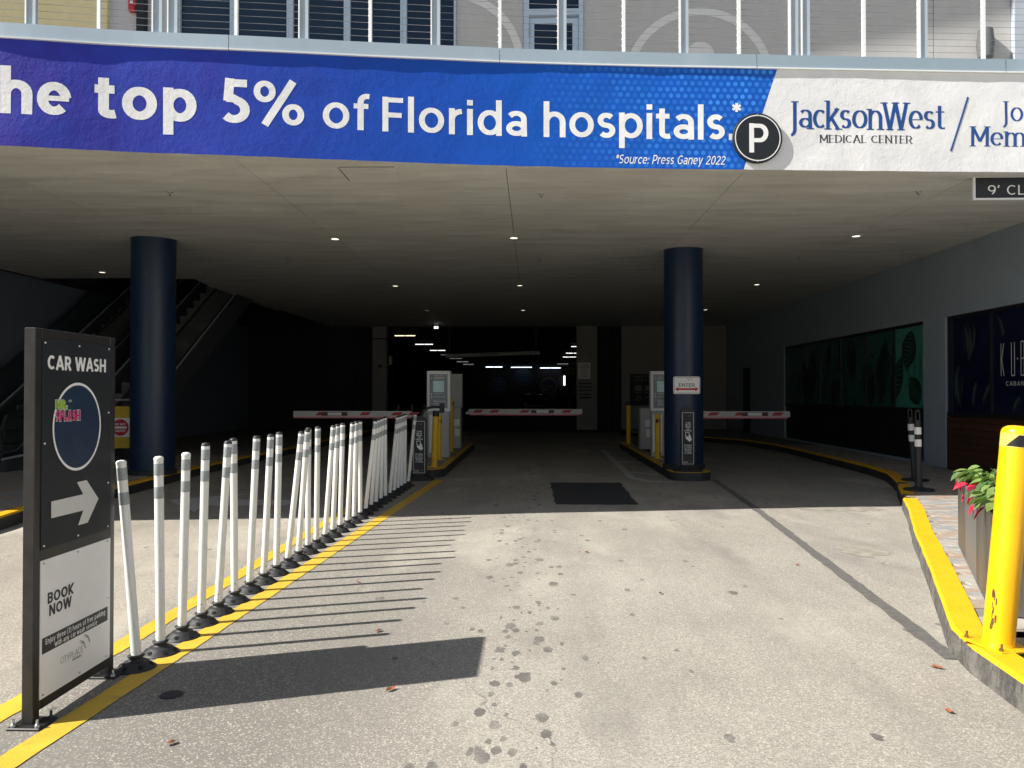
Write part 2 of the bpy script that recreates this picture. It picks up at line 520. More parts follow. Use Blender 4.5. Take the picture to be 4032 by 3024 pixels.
# ------------------------------------------------------------------ stroke lettering (flat print built as thin strips)
XH = .76
def seg(*p): return [(p[i], p[i + 1]) for i in range(0, len(p), 2)]
def arc(cx, cy, rx, ry, a0, a1):
    n = max(4, int(abs(a1 - a0) / 15))
    return [(cx + rx * math.cos(math.radians(a0 + (a1 - a0) * i / n)), cy + ry * math.sin(math.radians(a0 + (a1 - a0) * i / n))) for i in range(n + 1)]
def scurve(W, H, h):
    rx, ry = W / 2 - h, (H - 2 * h) / 4
    return arc(W / 2, H - h - ry, rx, ry, 35, 270) + arc(W / 2, h + ry, rx, ry, 90, -145)[1:]
def bowl(W, h, x0=None):
    return arc(W / 2, XH / 2, W / 2 - h, XH / 2 - h, 0, 360)
def glyph(c, w):
    h = w / 2; X = XH
    if c == ' ': return .3, []
    if c == 'A': return .8, [seg(h * .6, 0, .4, 1), seg(.8 - h * .6, 0, .4, 1), seg(.17, .3, .63, .3)]
    if c == 'B': return .66, [seg(h, 0, h, 1), seg(h, 1 - h, .36, 1 - h) + arc(.36, .765 - h / 2, .24 - h / 2, .235 - h / 2, 90, -90)[1:] + seg(h, .53), seg(.36, .53) + arc(.38, .265 + h / 2, .28 - h, .265 - h / 2, 90, -90) + seg(h, h)]
    if c == 'C': return .76, [arc(.42, .5, .42 - h, .5 - h, 48, 312)]
    if c == 'D': return .76, [seg(h, 0, h, 1), seg(h, 1 - h, .3, 1 - h) + arc(.3, .5, .46 - h, .5 - h, 90, -90)[1:] + seg(h, h)]
    if c == 'E': return .6, [seg(h, 0, h, 1), seg(h, 1 - h, .58, 1 - h), seg(h, .51, .54, .51), seg(h, h, .6, h)]
    if c == 'F': return .58, [seg(h, 0, h, 1), seg(h, 1 - h, .58, 1 - h), seg(h, .48, .54, .48)]
    if c == 'G': return .8, [arc(.42, .5, .42 - h, .5 - h, 48, 330) + seg(.8 - h, .48), seg(.8 - h, .47, .5, .47)]
    if c == 'H': return .76, [seg(h, 0, h, 1), seg(.76 - h, 0, .76 - h, 1), seg(h, .5, .76 - h, .5)]
    if c == 'I': return w, [seg(h, 0, h, 1)]
    if c == 'J': return .42, [seg(.42 - h, 1, .42 - h, .1) + arc(.2, .1, .22 - h, .24, 0, -150)]
    if c == 'Ĵ': return .5, [seg(.34, 1, .34, 0) + arc(.1, 0, .24, .24, 0, -75)[1:]]
    if c == 'K': return .7, [seg(h, 0, h, 1), seg(h, .36, .66, 1), seg(.24, .5, .7 - h * .4, 0)]
    if c == 'L': return .56, [seg(h, 0, h, 1), seg(h, h, .56, h)]
    if c == 'M': return .9, [seg(h, 0, h, 1), seg(.9 - h, 0, .9 - h, 1), seg(h, .98, .45, .25), seg(.9 - h, .98, .45, .25)]
    if c == 'N': return .78, [seg(h, 0, h, 1), seg(.78 - h, 0, .78 - h, 1), seg(h, .98, .78 - h, .02)]
    if c == 'O': return .86, [arc(.43, .5, .43 - h, .5 - h, 0, 360)]
    if c == 'P': return .66, [seg(h, 0, h, 1), seg(h, 1 - h, .36, 1 - h) + arc(.36, .67, .3 - h, .33 - h, 90, -90)[1:] + seg(h, .34 + h)]
    if c == 'Q': return .86, [arc(.43, .5, .43 - h, .5 - h, 0, 360), seg(.5, .22, .8, -.08)]
    if c == 'R': return .68, [seg(h, 0, h, 1), seg(h, 1 - h, .36, 1 - h) + arc(.36, .67, .3 - h, .33 - h, 90, -90)[1:] + seg(h, .34 + h), seg(.38, .36, .66 - h * .3, 0)]
    if c == 'S': return .64, [scurve(.64, 1, h)]
    if c == 'T': return .64, [seg(0, 1 - h, .64, 1 - h), seg(.32, 0, .32, 1)]
    if c == 'U': return .74, [seg(h, 1, h, .37) + arc(.37, .37, .37 - h, .37 - h, 180, 360)[1:] + seg(.74 - h, 1)]
    if c == 'V': return .78, [seg(h * .6, 1, .39, 0), seg(.78 - h * .6, 1, .39, 0)]
    if c == 'W': return 1.14, [seg(h * .6, 1, .31, 0), seg(.57, 1, .31, 0), seg(.57, 1, .83, 0), seg(1.14 - h * .6, 1, .83, 0)]
    if c == 'Y': return .72, [seg(h * .6, 1, .36, .42), seg(.72 - h * .6, 1, .36, .42), seg(.36, .46, .36, 0)]
    if c == 'Z': return .64, [seg(0, 1 - h, .62, 1 - h), seg(.6, 1 - h, .04, h), seg(0, h, .64, h)]
    if c == 'Ó': W, g = glyph('O', w); return W, g + [seg(.4, 1.06, .55, 1.22)]
    if c == 'a': W = .6; r = W / 2 - h; return W, [arc(W / 2 - .01, X - h - r * .75, r, r * .75, 150, 0) + seg(W - h, 0), arc(W / 2 - .01, .23, W / 2 - h, .23 - h, 0, 360)]
    if c in 'bp':
        W = .7; g = [bowl(W, h)]
        return W, g + ([seg(h, 0, h, 1.04)] if c == 'b' else [seg(h, -.28, h, X)])
    if c in 'dqg':
        W = .7; g = [bowl(W, h)]
        if c == 'd': g.append(seg(W - h, 0, W - h, 1.04))
        elif c == 'q': g.append(seg(W - h, -.28, W - h, X))
        else: g.append(seg(W - h, X, W - h, -.02) + arc(W / 2, -.02, W / 2 - h, .26 - h, 0, -150)[1:])
        return W, g
    if c == 'c': return .58, [arc(.34, X / 2, .34 - h, X / 2 - h, 48, 312)]
    if c == 'e': return .68, [arc(.34, X / 2, .34 - h, X / 2 - h, 4, 316), (.62, seg(h, X / 2 + .005, .68 - h * .4, X / 2 + .005))]
    if c == 'f': return .42, [seg(.19, 0, .19, .8) + arc(.19 + .19, .8, .19, .245 - h, 180, 75)[1:], seg(0, X - h, .4, X - h)]
    if c == 'h': W = .64; return W, [seg(h, 0, h, 1.04), arc(W / 2, X - h - (W / 2 - h), W / 2 - h, W / 2 - h, 180, 0) + seg(W - h, 0)]
    if c == 'n': W = .64; return W, [seg(h, 0, h, X), arc(W / 2, X - h - (W / 2 - h), W / 2 - h, W / 2 - h, 180, 0) + seg(W - h, 0)]
    if c == 'm':
        W = 1.02; q = (W - w) / 4
        return W, [seg(h, 0, h, X), arc(h + q, X - h - q, q, q, 180, 0) + seg(h + 2 * q, 0), arc(h + 3 * q, X - h - q, q, q, 180, 0) + seg(W - h, 0)]
    if c == 'i': return w, [seg(h, 0, h, X), seg(h, .86, h, 1.02)]
    if c == 'j': return w + .1, [seg(.1 + h, X, .1 + h, -.12) + arc(h - .06, -.12, .16, .16 - h, 0, -80)[1:], seg(.1 + h, .86, .1 + h, 1.02)]
    if c == 'k': return .6, [seg(h, 0, h, 1.04), seg(h, .26, .54, X), seg(.24, .42, .6 - h * .4, 0)]
    if c == 'l': return w, [seg(h, 0, h, 1.04)]
    if c == 'o': return .72, [arc(.36, X / 2, .36 - h, X / 2 - h, 0, 360)]
    if c == 'r': return .38, [seg(h, 0, h, X), arc(.38, X - h - .24, .38 - h, .24, 180, 92)]
    if c == 's': return .52, [scurve(.52, X, h)]
    if c == 't': return .42, [seg(.18, .9, .18, .2) + arc(.18 + .16, .2, .16, .2 - h, 180, 300)[1:], seg(0, X - h, .4, X - h)]
    if c == 'u': W = .64; return W, [seg(W - h, 0, W - h, X), seg(h, X, h, W / 2) + arc(W / 2, W / 2, W / 2 - h, W / 2 - h, 180, 360)[1:]]
    if c == 'v': return .62, [seg(h * .6, X, .31, 0), seg(.62 - h * .6, X, .31, 0)]
    if c == 'w': return .94, [seg(h * .6, X, .26, 0), seg(.47, X, .26, 0), seg(.47, X, .68, 0), seg(.94 - h * .6, X, .68, 0)]
    if c == 'x': return .6, [seg(h * .6, X, .6 - h * .6, 0), seg(.6 - h * .6, X, h * .6, 0)]
    if c == 'y': return .62, [seg(h * .6, X, .31, 0), seg(.62 - h * .6, X, .2, -.28)]
    if c == '0': return .68, [arc(.34, .5, .34 - h, .5 - h, 0, 360)]
    if c == '1': return .36, [seg(.36 - h, 0, .36 - h, 1), seg(0, 1 - h, .36 - h, 1 - h)]
    if c == '2': return .62, [arc(.3, .7, .3 - h, .3 - h, 160, -35) + seg(.04, h), seg(0, h, .62, h)]
    if c == '3': return .62, [seg(.04, 1 - h, .56, 1 - h), seg(.54, 1 - h, .28, .6) + arc(.3, .31, .32 - h, .31 - h, 80, -140)]
    if c == '5': return .64, [seg(.12, 1 - h, .58, 1 - h), seg(.12 + h, 1, .08 + h, .5), seg(.08 + h * .6, .56, .3, .61 - h / 2) + arc(.31, .31, .33 - h, .31 - h, 90, -140)[1:]]
    if c == '9': return .66, [arc(.33, .67, .33 - h, .33 - h, 0, 360), arc(.2, .62, .46 - h, .62 - h, 0, -70)]
    if c == '%': h *= .7; return 1.08, [(.7, arc(.235, .745, .235 - h, .25 - h, 0, 360)), (.7, arc(.845, .255, .235 - h, .25 - h, 0, 360)), (.85, seg(.24, 0, .84, 1))]
    if c == '.': return w * 1.15, [seg(w * .57, 0, w * .57, w * 1.1)]
    if c == ':': return w * 1.15, [seg(w * .57, 0, w * .57, w * 1.1), seg(w * .57, .5, w * .57, .5 + w * 1.1)]
    if c == "'": return w, [seg(h * 1.4, 1.0, h * .6, .72)]
    if c == '*': return .44, [seg(.22, .55, .22, 1), seg(.03, .66, .41, .89), seg(.41, .66, .03, .89)]
    if c == '(': return .3, [arc(.36, .42, .36 - h, .7, 125, 235)]
    if c == ')': return .3, [arc(-.06, .42, .36 - h, .7, 55, -55)]
    if c == '$': return .64, [scurve(.64, 1, h), seg(.32, -.12, .32, 1.12)]
    if c == '/': return .5, [seg(0, -.1, .5, 1.1)]
    return .3, []
def strip(pts, w, serif=False, con=1.):
    """outline quads of one stroke; con < 1 thins the level parts"""
    if isinstance(pts[0], (int, float)):
        w *= pts[0]; pts = pts[1]
    n = len(pts); out = []
    for i in range(n):
        a = pts[max(0, i - 1)]; b = pts[min(n - 1, i + 1)]
        if n > 2 and i in (0, n - 1) and abs(pts[0][0] - pts[-1][0]) + abs(pts[0][1] - pts[-1][1]) < 1e-4:
            a = pts[-2]; b = pts[1]
        dx, dy = b[0] - a[0], b[1] - a[1]
        L = math.hypot(dx, dy) or 1
        nx, ny = -dy / L, dx / L
        k = 1
        if 0 < i < n - 1:
            e = (pts[i][0] - a[0], pts[i][1] - a[1]); l = math.hypot(*e) or 1
            c = abs((-e[1] / l) * nx + (e[0] / l) * ny)
            k = 1 / max(.5, c)
        ww = w * k
        if serif:
            con = .28
        ww *= con + (1 - con) * abs(dy / L)
        out.append(((pts[i][0] + nx * ww / 2, pts[i][1] + ny * ww / 2), (pts[i][0] - nx * ww / 2, pts[i][1] - ny * ww / 2)))
    return out
def text_strips(s, w, gap=.13, serif=False, fit=None):
    x = 0; res = []
    if fit and len(s) > 1:
        tot = sum(glyph(c, w)[0] for c in s)
        gap = max(.03, (fit - tot) / (len(s) - 1))
    for ch in s:
        W, st = glyph(ch, w)
        for g in st:
            res.append([((a[0] + x, a[1]), (b[0] + x, b[1])) for a, b in strip(g, w, serif, .84)])
            if isinstance(g[0], (int, float)): g = g[1]
            if serif and len(g) >= 2:
                for e, o in ((g[0], g[1]), (g[-1], g[-2])):
                    if min(abs(e[1] - q) for q in (0, XH, 1, 1.04, -.28)) < .012 and abs(e[1] - o[1]) > .12 and abs(e[0] - o[0]) < .35 * abs(e[1] - o[1]) + .3:
                        up = e[1] > o[1]
                        y = e[1] - .02 if up else e[1] + .02
                        hw = w * 1.05
                        res.append(strip([(e[0] + x - hw, y), (e[0] + x + (hw if not (up and ch in 'nmrihlkb') else w * .4), y)], .04))
        x += W + gap
    return res, x - gap
def put_text(mb, s, width, cap, P, mat, w=.16, gap=.13, serif=False, sub=None, slant=0, center=False, fit=False):
    """P(u, v, layer) gives the point; width None keeps natural proportions"""
    st, W = text_strips(s, w, gap, serif, width / cap if fit else None)
    sx = cap if width is None else width / W
    off = -W * sx / 2 if center else 0
    for k, rows in enumerate(st):
        lay = k % 7
        if sub:
            fine = [rows[0]]
            for a, b in zip(rows[:-1], rows[1:]):
                d = max(math.hypot((b[0][0] - a[0][0]) * sx, (b[0][1] - a[0][1]) * cap), math.hypot((b[1][0] - a[1][0]) * sx, (b[1][1] - a[1][1]) * cap))
                m = max(1, int(d / sub + .99))
                for q in range(1, m + 1):
                    t_ = q / m
                    fine.append(tuple((lerp(a[j][0], b[j][0], t_), lerp(a[j][1], b[j][1], t_)) for j in (0, 1)))
            cols = 3
            vs = []
            for a, b in fine:
                for c_ in range(cols + 1):
                    u, v = lerp(a[0], b[0], c_ / cols), lerp(a[1], b[1], c_ / cols)
                    vs.append(P(off + u * sx + v * cap * slant, v * cap, lay))
            fs = []
            for i in range(len(fine) - 1):
                for c_ in range(cols):
                    q = i * (cols + 1) + c_
                    fs.append((q, q + 1, q + cols + 2, q + cols + 1))
            mb.add(vs, fs, mat)
        else:
            vs = []
            for a, b in rows:
                for u, v in (a, b):
                    vs.append(P(off + u * sx + v * cap * slant, v * cap, lay))
            mb.add(vs, [(2 * i, 2 * i + 1, 2 * i + 3, 2 * i + 2) for i in range(len(rows) - 1)], mat)
    return mb
def plane(o, u, n, lift=.002):
    """frame on a flat sign: origin, right-hand direction, outward normal"""
    o, u, n = Vector(o), Vector(u), Vector(n)
    return lambda a, b, lay=0: o + u * a + Vector((0, 0, b)) + n * (lift + lay * .0002)
def flat(mb, pts, P, mat, lay=0):
    vs = [P(a, b, lay) for a, b in pts]
    mb.add(vs, [list(range(len(pts)))], mat)
def ring(mb, cx, cy, r0, r1, P, mat, lay=0, n=48, a0=0, a1=360, sy=1):
    vs = []
    for i in range(n + 1):
        a = math.radians(a0 + (a1 - a0) * i / n)
        for r in (r0, r1):
            vs.append(P(cx + r * math.cos(a), cy + r * math.sin(a) * sy, lay))
    mb.add(vs, [(2 * i, 2 * i + 1, 2 * i + 3, 2 * i + 2) for i in range(n)], mat)
def disc(mb, cx, cy, r, P, mat, lay=0, n=40, sy=1):
    flat(mb, [(cx + r * math.cos(2 * PI * i / n), cy + r * math.sin(2 * PI * i / n) * sy) for i in range(n)], P, mat, lay)
def rect(mb, x0, y0, x1, y1, P, mat, lay=0):
    flat(mb, [(x0, y0), (x1, y0), (x1, y1), (x0, y1)], P, mat, lay)
def logo_arcs(mb, x, y, s, P, mat, lw=.05):
    for cx, cy, r in ((0, 0, .5), (.12, -.05, .42), (.42, .22, .5), (.56, .16, .42)):
        put = strip(arc(x + (cx - .3) * s, y + cy * s, r * s, r * s * 1.1, 95, 5), lw * s)
        vs = []
        for a, b in put:
            for u, v in (a, b):
                vs.append(P(u, v, 1))
        mb.add(vs, [(2 * i, 2 * i + 1, 2 * i + 3, 2 * i + 2) for i in range(len(put) - 1)], mat)

# ------------------------------------------------------------------ plan of the curved front
ST = [(-16, 6.4), (-13, 6.95), (-11, 7.3), (-9.5, 7.55), (-7.5, 7.78), (-5.6, 8.04), (-4.38, 8.29), (-3.07, 8.49), (-1.71, 8.72), (-.29, 8.92), (1.17, 9.06), (2.63, 9.16), (4.17, 9.26), (5.78, 9.35), (8, 9.42), (12, 9.5)]
def FY(x):
    for i in range(len(ST) - 1):
        if x <= ST[i + 1][0] or i == len(ST) - 2:
            x0, y0 = ST[i]; x1, y1 = ST[i + 1]
            m0 = (ST[i + 1][1] - ST[max(0, i - 1)][1]) / (ST[i + 1][0] - ST[max(0, i - 1)][0])
            j = min(len(ST) - 1, i + 2)
            m1 = (ST[j][1] - y0) / (ST[j][0] - x0)
            d = x1 - x0; t_ = (x - x0) / d
            return (2 * t_**3 - 3 * t_**2 + 1) * y0 + (t_**3 - 2 * t_**2 + t_) * d * m0 + (-2 * t_**3 + 3 * t_**2) * y1 + (t_**3 - t_**2) * d * m1
def wob(x, z):
    return .010 * noise.noise(Vector((x * .75, z * 1.3, 3))) + .005 * noise.noise(Vector((x * 3.1, z * 3.1, 9)))
def fnorm(x):
    s = (FY(x + .05) - FY(x - .05)) / .1
    return Vector((s, -1, 0)).normalized()
ZB = 4.11
def cop(x):           # underside of the coping
    return 5.235 + .055 * max(0, min(1, (x + 6) / 5)) - .015 * max(0, min(1, (x - 2) / 4))
def Pf(x, z, lift=0):
    return Vector((x, FY(x) - wob(x, z), z)) + fnorm(x) * lift

bld = thing('parking_building', 'long building with blue painted band over the dark garage entrance', 'building')
mb = MB()
nx, nz = 760, 34
x0f, x1f = -14., 11.
vs = []
for i in range(nx + 1):
    x = lerp(x0f, x1f, i / nx)
    for j in range(nz + 1):
        z = lerp(ZB + .004 * noise.noise(Vector((x * 4, 0, 0))), cop(x) + .05, j / nz)
        vs.append(Pf(x, z))
mb.add(vs, [(i * (nz + 1) + j, (i + 1) * (nz + 1) + j, (i + 1) * (nz + 1) + j + 1, i * (nz + 1) + j + 1) for i in range(nx) for j in range(nz)], 'banner', True)
vs = []
for i in range(nx + 1):
    x = lerp(x0f, x1f, i / nx)
    a = vs_ = mb.v[i * (nz + 1)]
    vs += [a, (a[0], FY(x) + .14, a[2] + .001)]
mb.add(vs, [(2 * i, 2 * i + 1, 2 * i + 3, 2 * i + 2) for i in range(nx)], 'soffit')
band = mb.build('painted_band', bld)
band['label'] = 'purple to blue painted stucco band with white lettering and a white end panel'

def PB(x0, z0, lift=.0014):
    return lambda u, v, lay=0: Pf(x0 + u, z0 + v, lift + lay * .00015)
def word(s, x0, x1, z0, cap, mat='letter_white', w=.2, gap=.12, serif=False, slant=0):
    mb = MB()
    put_text(mb, s, x1 - x0, cap, PB(x0, z0), mat, w, gap, serif, .03, slant, fit=not serif)
    return mb.build('lettering', band)
word('he', -5.61, -4.928, 4.452, .485, w=.215, gap=.1)
word('top', -4.706, -3.675, 4.452, .492, w=.215, gap=.08)
word('5%', -3.438, -2.544, 4.462, .497, w=.2, gap=.1)
word('of', -2.346, -1.845, 4.452, .40, w=.168, gap=.1)
word('Florida', -1.699, -.074, 4.45, .392, w=.168, gap=.12)
word('hospitals.', .116, 2.345, 4.452, .395, w=.168, gap=.11)
mb = MB(); put_text(mb, '*', .11, .23, PB(2.31, 4.655), 'letter_white', .13); mb.build('lettering', band)
mb = MB(); put_text(mb, '*Source: Press Ganey 2022', 1.28, .105, PB(.941, 4.163), 'letter_white', .13, .14, slant=.2); mb.build('lettering', band)
word('ĴacksonWest', 2.965, 4.835, 4.592, .325, 'letter_blue', .165, .04, True)
word('MEDICAL CENTER', 3.35, 4.442, 4.436, .094, 'letter_black', .15, .12, True)
word('Ĵoseph', 5.5, 6.38, 4.70, .25, 'letter_blue', .15, .09, True)
word('Memorial', 5.15, 6.36, 4.412, .235, 'letter_blue', .16, .08, True)
mb = MB()
st_ = strip([(4.905, 4.35), (5.01, 4.67), (5.114, 4.992)], .022)
mb.add([Pf(u, v, .004) for ab in st_ for u, v in ab], [(0, 1, 3, 2), (2, 3, 5, 4)], 'letter_blue')
mb.build('slash_mark', band)

# coping in folded metal lengths, drip edge coloured near white to look sunlit
for xa, xb in ((-14, -12.2), (-12.2, -9.25), (-9.25, -6.3), (-6.3, -3.34), (-3.34, -.39), (-.39, 2.6), (2.6, 5.56), (5.56, 8.5), (8.5, 11)):
    mb = MB(); n = 12
    vs = []
    g = .003
    for i in range(n + 1):
        x = lerp(xa + g, xb - g, i / n); c = cop(x); nn = fnorm(x); b = Vector((x, FY(x), 0))
        for d, z in ((-.35, c), (.03, c), (.03, c + .016), (.021, c + .019), (.018, c + .165), (-.35, c + .17)):
            vs.append(b + nn * d + Vector((0, 0, z)))
    k = 6
    for j, mt in ((0, 'coping_lip'), (1, 'coping_lip'), (2, 'coping_lip'), (3, 'coping'), (4, 'coping')):
        mb.add(vs, [(i * k + j, (i + 1) * k + j, (i + 1) * k + j + 1, i * k + j + 1) for i in range(n)], mt)
    mb.build('coping_length', bld)

# railings on the coping: flat posts and horizontal cables
def railing(x0, x1, posts, label):
    r = thing('balcony_railing', label, 'railing')
    def base(x): return Vector((x, FY(x) + .14, cop(x) + .14))
    for x, thick in posts:
        b = base(x); mb = MB()
        if thick:
            mb.box(b.x - .045, b.y - .03, b.z, b.x + .045, b.y + .01, b.z + 1.5, 'rail')
            mb.box(b.x - .06, b.y - .05, b.z, b.x - .046, b.y + .02, b.z + 1.5, 'rail_white')  # white strip paints the sunlit narrow side of the bar
        else:
            mb.box(b.x - .018, b.y - .03, b.z, b.x + .018, b.y + .01, b.z + 1.5, 'rail_white')
        for k in range(17):
            z = b.z + .08 + k * .078
            mb.box(b.x - (.068 if thick else .026), b.y - .012, z - .005, b.x - (.0605 if thick else .0185), b.y + .0, z + .008, 'rail_white')
        mb.build('railing_post', r)
    n = max(2, int((x1 - x0) / .5))
    for k in range(17):
        mb = MB()
        pts = []
        for i in range(n + 1):
            b = base(lerp(x0, x1, i / n)); pts.append(b + Vector((0, -.004, .08 + k * .078)))
        mb.tube(pts, .0026, 'cable', 5)
        mb.build('cable', r)
    mb = MB(); pts = [base(lerp(x0, x1, i / n)) + Vector((0, 0, 1.53)) for i in range(n + 1)]
    mb.tube(pts, .03, 'rail', 8); mb.build('handrail', r)
railing(-9.5, -4.13, [(-8.0, 0), (-7.4, 1), (-6.7, 0), (-6.04, 0), (-5.38, 1), (-4.73, 0), (-4.13, 1)], 'pale cable railing in front of the yellow upper wall')
railing(-3.97, 3.09, [(-3.97, 1), (-3.31, 0), (-2.58, 1), (-1.86, 0), (-1.12, 1), (-.39, 0), (.34, 1), (1.06, 0), (1.78, 1), (2.43, 0), (3.09, 1)], 'long middle length of cable railing above the blue band')
railing(3.23, 9, [(3.23, 1), (3.93, 0), (4.65, 1), (5.38, 0), (6.1, 1), (6.8, 0), (7.5, 1)], 'cable railing above the white medical center panel')

# upper storey wall behind the balcony
UY = 10.5
def up(name, x0, x1, z0, z1, mat, y=UY, th=.2):
    mb = MB(); mb.box(x0, y, z0, x1, y + th, z1, mat); return mb.build(name, bld)
up('upper_wall', -16, -5.81, 5.2, 14, 'wall_yellow', UY - .06)
up('upper_wall', -5.81, -4.875, 5.2, 14, 'wall_pale')
up('upper_wall', -4.875, -1.045, 8.2, 14, 'wall_grey')
up('upper_wall', -1.045, -.135, 5.2, 14, 'wall_grey')
up('upper_wall', -.135, .675, 7.3, 14, 'wall_grey')
up('upper_wall', .675, 5.315, 5.2, 14, 'wall_grey')
up('upper_wall', 5.323, 6.33, 5.2, 14, 'wall_grey')
up('upper_wall', 6.335, 12, 5.2, 14, 'wall_blue', UY - .08)
mb = MB()
Pw = plane((0, UY, 0), (1, 0, 0), (0, -1, 0), .004)
ring(mb, 2.215, 5.68, .895, 1.0, Pw, 'ring_paint', n=64)
mb.build('painted_ring', bld); mb = MB()
disc(mb, 2.235, 6.03, .19, Pw, 'ring_paint')
mb.build('painted_disc', bld); mb = MB()
ring(mb, -1.13, 5.95, .895, 1.0, lambda a, b, l=0: Pw(max(-1.03, min(-.14, a)), b, l), 'ring_paint', n=64)
mb.build('painted_ring', bld)
# five tall navy windows
mx = [-4.875, -4.10, -3.32, -2.54, -1.77, -1.045]
for i in range(5):
    xa, xb = mx[i], mx[i + 1]
    mb = MB()
    mb.box(xa, UY - .03, 5.3, xa + .055, UY + .08, 8.2, 'frame_blue')
    mb.box(xb - .03, UY - .032, 5.3, xb - .002, UY + .08, 8.2, 'frame_blue')
    mb.box(xa + .055, UY - .02, 5.3, xb - .03, UY + .08, 5.36, 'frame_blue')
    fr = mb.build('window', bld)
    mb = MB(); mb.box(xa + .055, UY + .03, 5.36, xb - .03, UY + .04, 8.2, 'glass'); mb.build('pane', fr)
    mb = MB(); mb.box(xa + .055, UY + .06, 5.36, xb - .03, UY + .08, 8.2, 'blind'); mb.build('blind', fr)
# glazed door with transom
mb = MB()
mb.box(-.13, UY - .03, 5.3, -.06, UY + .1, 7.3, 'frame_blue'); mb.box(.61, UY - .03, 5.3, .67, UY + .1, 7.3, 'frame_blue')
mb.box(-.06, UY - .028, 6.6, .61, UY + .1, 6.68, 'frame_blue')
fr = mb.build('door_frame', bld)
mb = MB()
for a in ((-.055, 5.32, .01, 6.56), (.525, 5.32, .605, 6.56), (.01, 6.49, .525, 6.56)):
    mb.box(a[0], UY - .01, a[1], a[2], UY + .03, a[3], 'frame_blue')
mb.box(-.062, UY - .03, 6.3, -.05, UY - .02, 6.5, 'steel')
dr = mb.build('door', bld)
mb = MB(); mb.box(.01, UY, 5.32, .525, UY + .01, 6.49, 'glass'); mb.build('pane', dr)
mb = MB(); mb.box(-.06, UY, 6.68, .61, UY + .01, 7.3, 'glass'); mb.build('pane', fr)
# high roof overhang that shades the upper wall
mb = MB(); mb.prism([(-25, UY - 4.32), (12, UY - 1.98), (12, UY + .4), (-25, UY + .4)], 14, 14.3, 'wall_grey'); mb.build('roof_overhang', bld)
# balcony floor and slab over the soffit
pl = [(lerp(-14, 11, i / 40), FY(lerp(-14, 11, i / 40)) + .1) for i in range(41)]
mb = MB(); mb.prism(pl + [(11, UY + .3), (-14, UY + .3)], 5.28, 5.36, 'concrete'); mb.build('balcony_floor', bld)
mb = MB(); mb.prism(pl + [(11, 17.6), (-14, 17.6)], 4.22, 4.5, 'concrete'); mb.box(-7.75, 17.6, 4.22, 11, 32, 4.5, 'concrete'); mb.build('floor_slab', bld)

# soffit panels with recessed joints
XS = [-14, -11.16, -9.2, -6.3, -3.33, -.32, 2.475, 5.295, 7.45, 11]
YS = [None, 13.05, 18.75, 24.4, 30.35]
g = .0035
for i in range(len(XS) - 1):
    for j in range(4):
        xa, xb = XS[i] + g, XS[i + 1] - g
        if xb <= -9.2 and j >= 1:
            if j == 1 and xb > -11.2:
                mb = MB(); mb.box(xa, YS[1] + g, ZB, xb, 17.4, ZB + .1, 'soffit'); mb.build('soffit_panel', bld)
            continue
        if XS[i] == -9.2 and j >= 1:
            mb = MB()
            if j == 1:
                mb.prism([(xa, 13.05 + g), (xb, 13.05 + g), (xb, 18.75 - g), (-7.85, 18.75 - g), (-7.72, 17.6), (xa, 17.4)], ZB, ZB + .1, 'soffit')
            else:
                mb.prism([(-7.9, YS[j] + g), (xb, YS[j] + g), (xb, YS[j + 1] - g), (-7.9 if j > 2 else -8.1, YS[j + 1] - g)], ZB, ZB + .1, 'soffit')
            mb.build('soffit_panel', bld)
            continue
        mb = MB()
        if j == 0:
            m = 6
            front = [(lerp(xa, xb, q / m), FY(lerp(xa, xb, q / m)) + .05) for q in range(m + 1)]
            mb.prism(front + [(xb, YS[1] - g), (xa, YS[1] - g)], ZB, ZB + .1, 'soffit')
        else:
            mb.box(xa, YS[j] + g, ZB, xb, YS[j + 1] - g, ZB + .1, 'soffit')
        mb.build('soffit_panel', bld)
mb = MB()
mb.prism([(-2.22, 8.93), (-1.6, 9.02), (-1.64, 9.55), (-2.24, 9.5)], ZB - .006, ZB - .001, 'soffit')
hatch = mb.build('access_hatch', bld)
mb = MB()
mb.box(-2.24, 8.915, ZB - .004, -1.6, 8.926, ZB - .0005, 'print_dark'); mb.box(-2.262, 8.93, ZB - .004, -2.25, 9.5, ZB - .0005, 'print_midgrey')
mb.build('hatch_gap', hatch)

# ------------------------------------------------------------------ ground
mb = MB()
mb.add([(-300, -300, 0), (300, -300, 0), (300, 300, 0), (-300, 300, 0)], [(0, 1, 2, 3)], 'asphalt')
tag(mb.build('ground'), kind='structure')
def ragged(pts, amp, step=.08, seed=1):
    r = random.Random(seed); out = []
    for i in range(len(pts)):
        a, b = Vector(pts[i]), Vector(pts[(i + 1) % len(pts)])
        n = max(1, int((b - a).length / step))
        for k in range(n):
            p = a.lerp(b, k / n) + Vector((r.uniform(-amp, amp), r.uniform(-amp, amp)))
            out.append((p.x, p.y))
    return out
def sheet(name, pts, z, mat, kind='structure', parent=None):
    mb = MB(); mb.add([(x, y, z) for x, y in pts], [list(range(len(pts)))], mat)
    o = mb.build(name, parent)
    if kind: o['kind'] = kind
    return o
sheet('yellow_line', ragged([(-2.26, 2.2), (-2.13, 2.2), (-2.0, 4.37), (-1.56, 13.57), (-1.71, 13.57), (-2.13, 4.37)], .0035, .05, 3), .004, 'yellow')
sheet('yellow_line', ragged([(-2.63, 2.2), (-2.48, 2.2), (-2.385, 4.7), (-2.36, 9.46), (-2.3, 13.2), (-2.43, 13.2), (-2.48, 9.46), (-2.51, 4.96)], .0035, .05, 4), .004, 'yellow')
sheet('asphalt_patch', ragged([(.28, 13.2), (1.46, 13.23), (1.41, 10.6), (.3, 10.6)], .018, .12, 5), .004, 'patch')
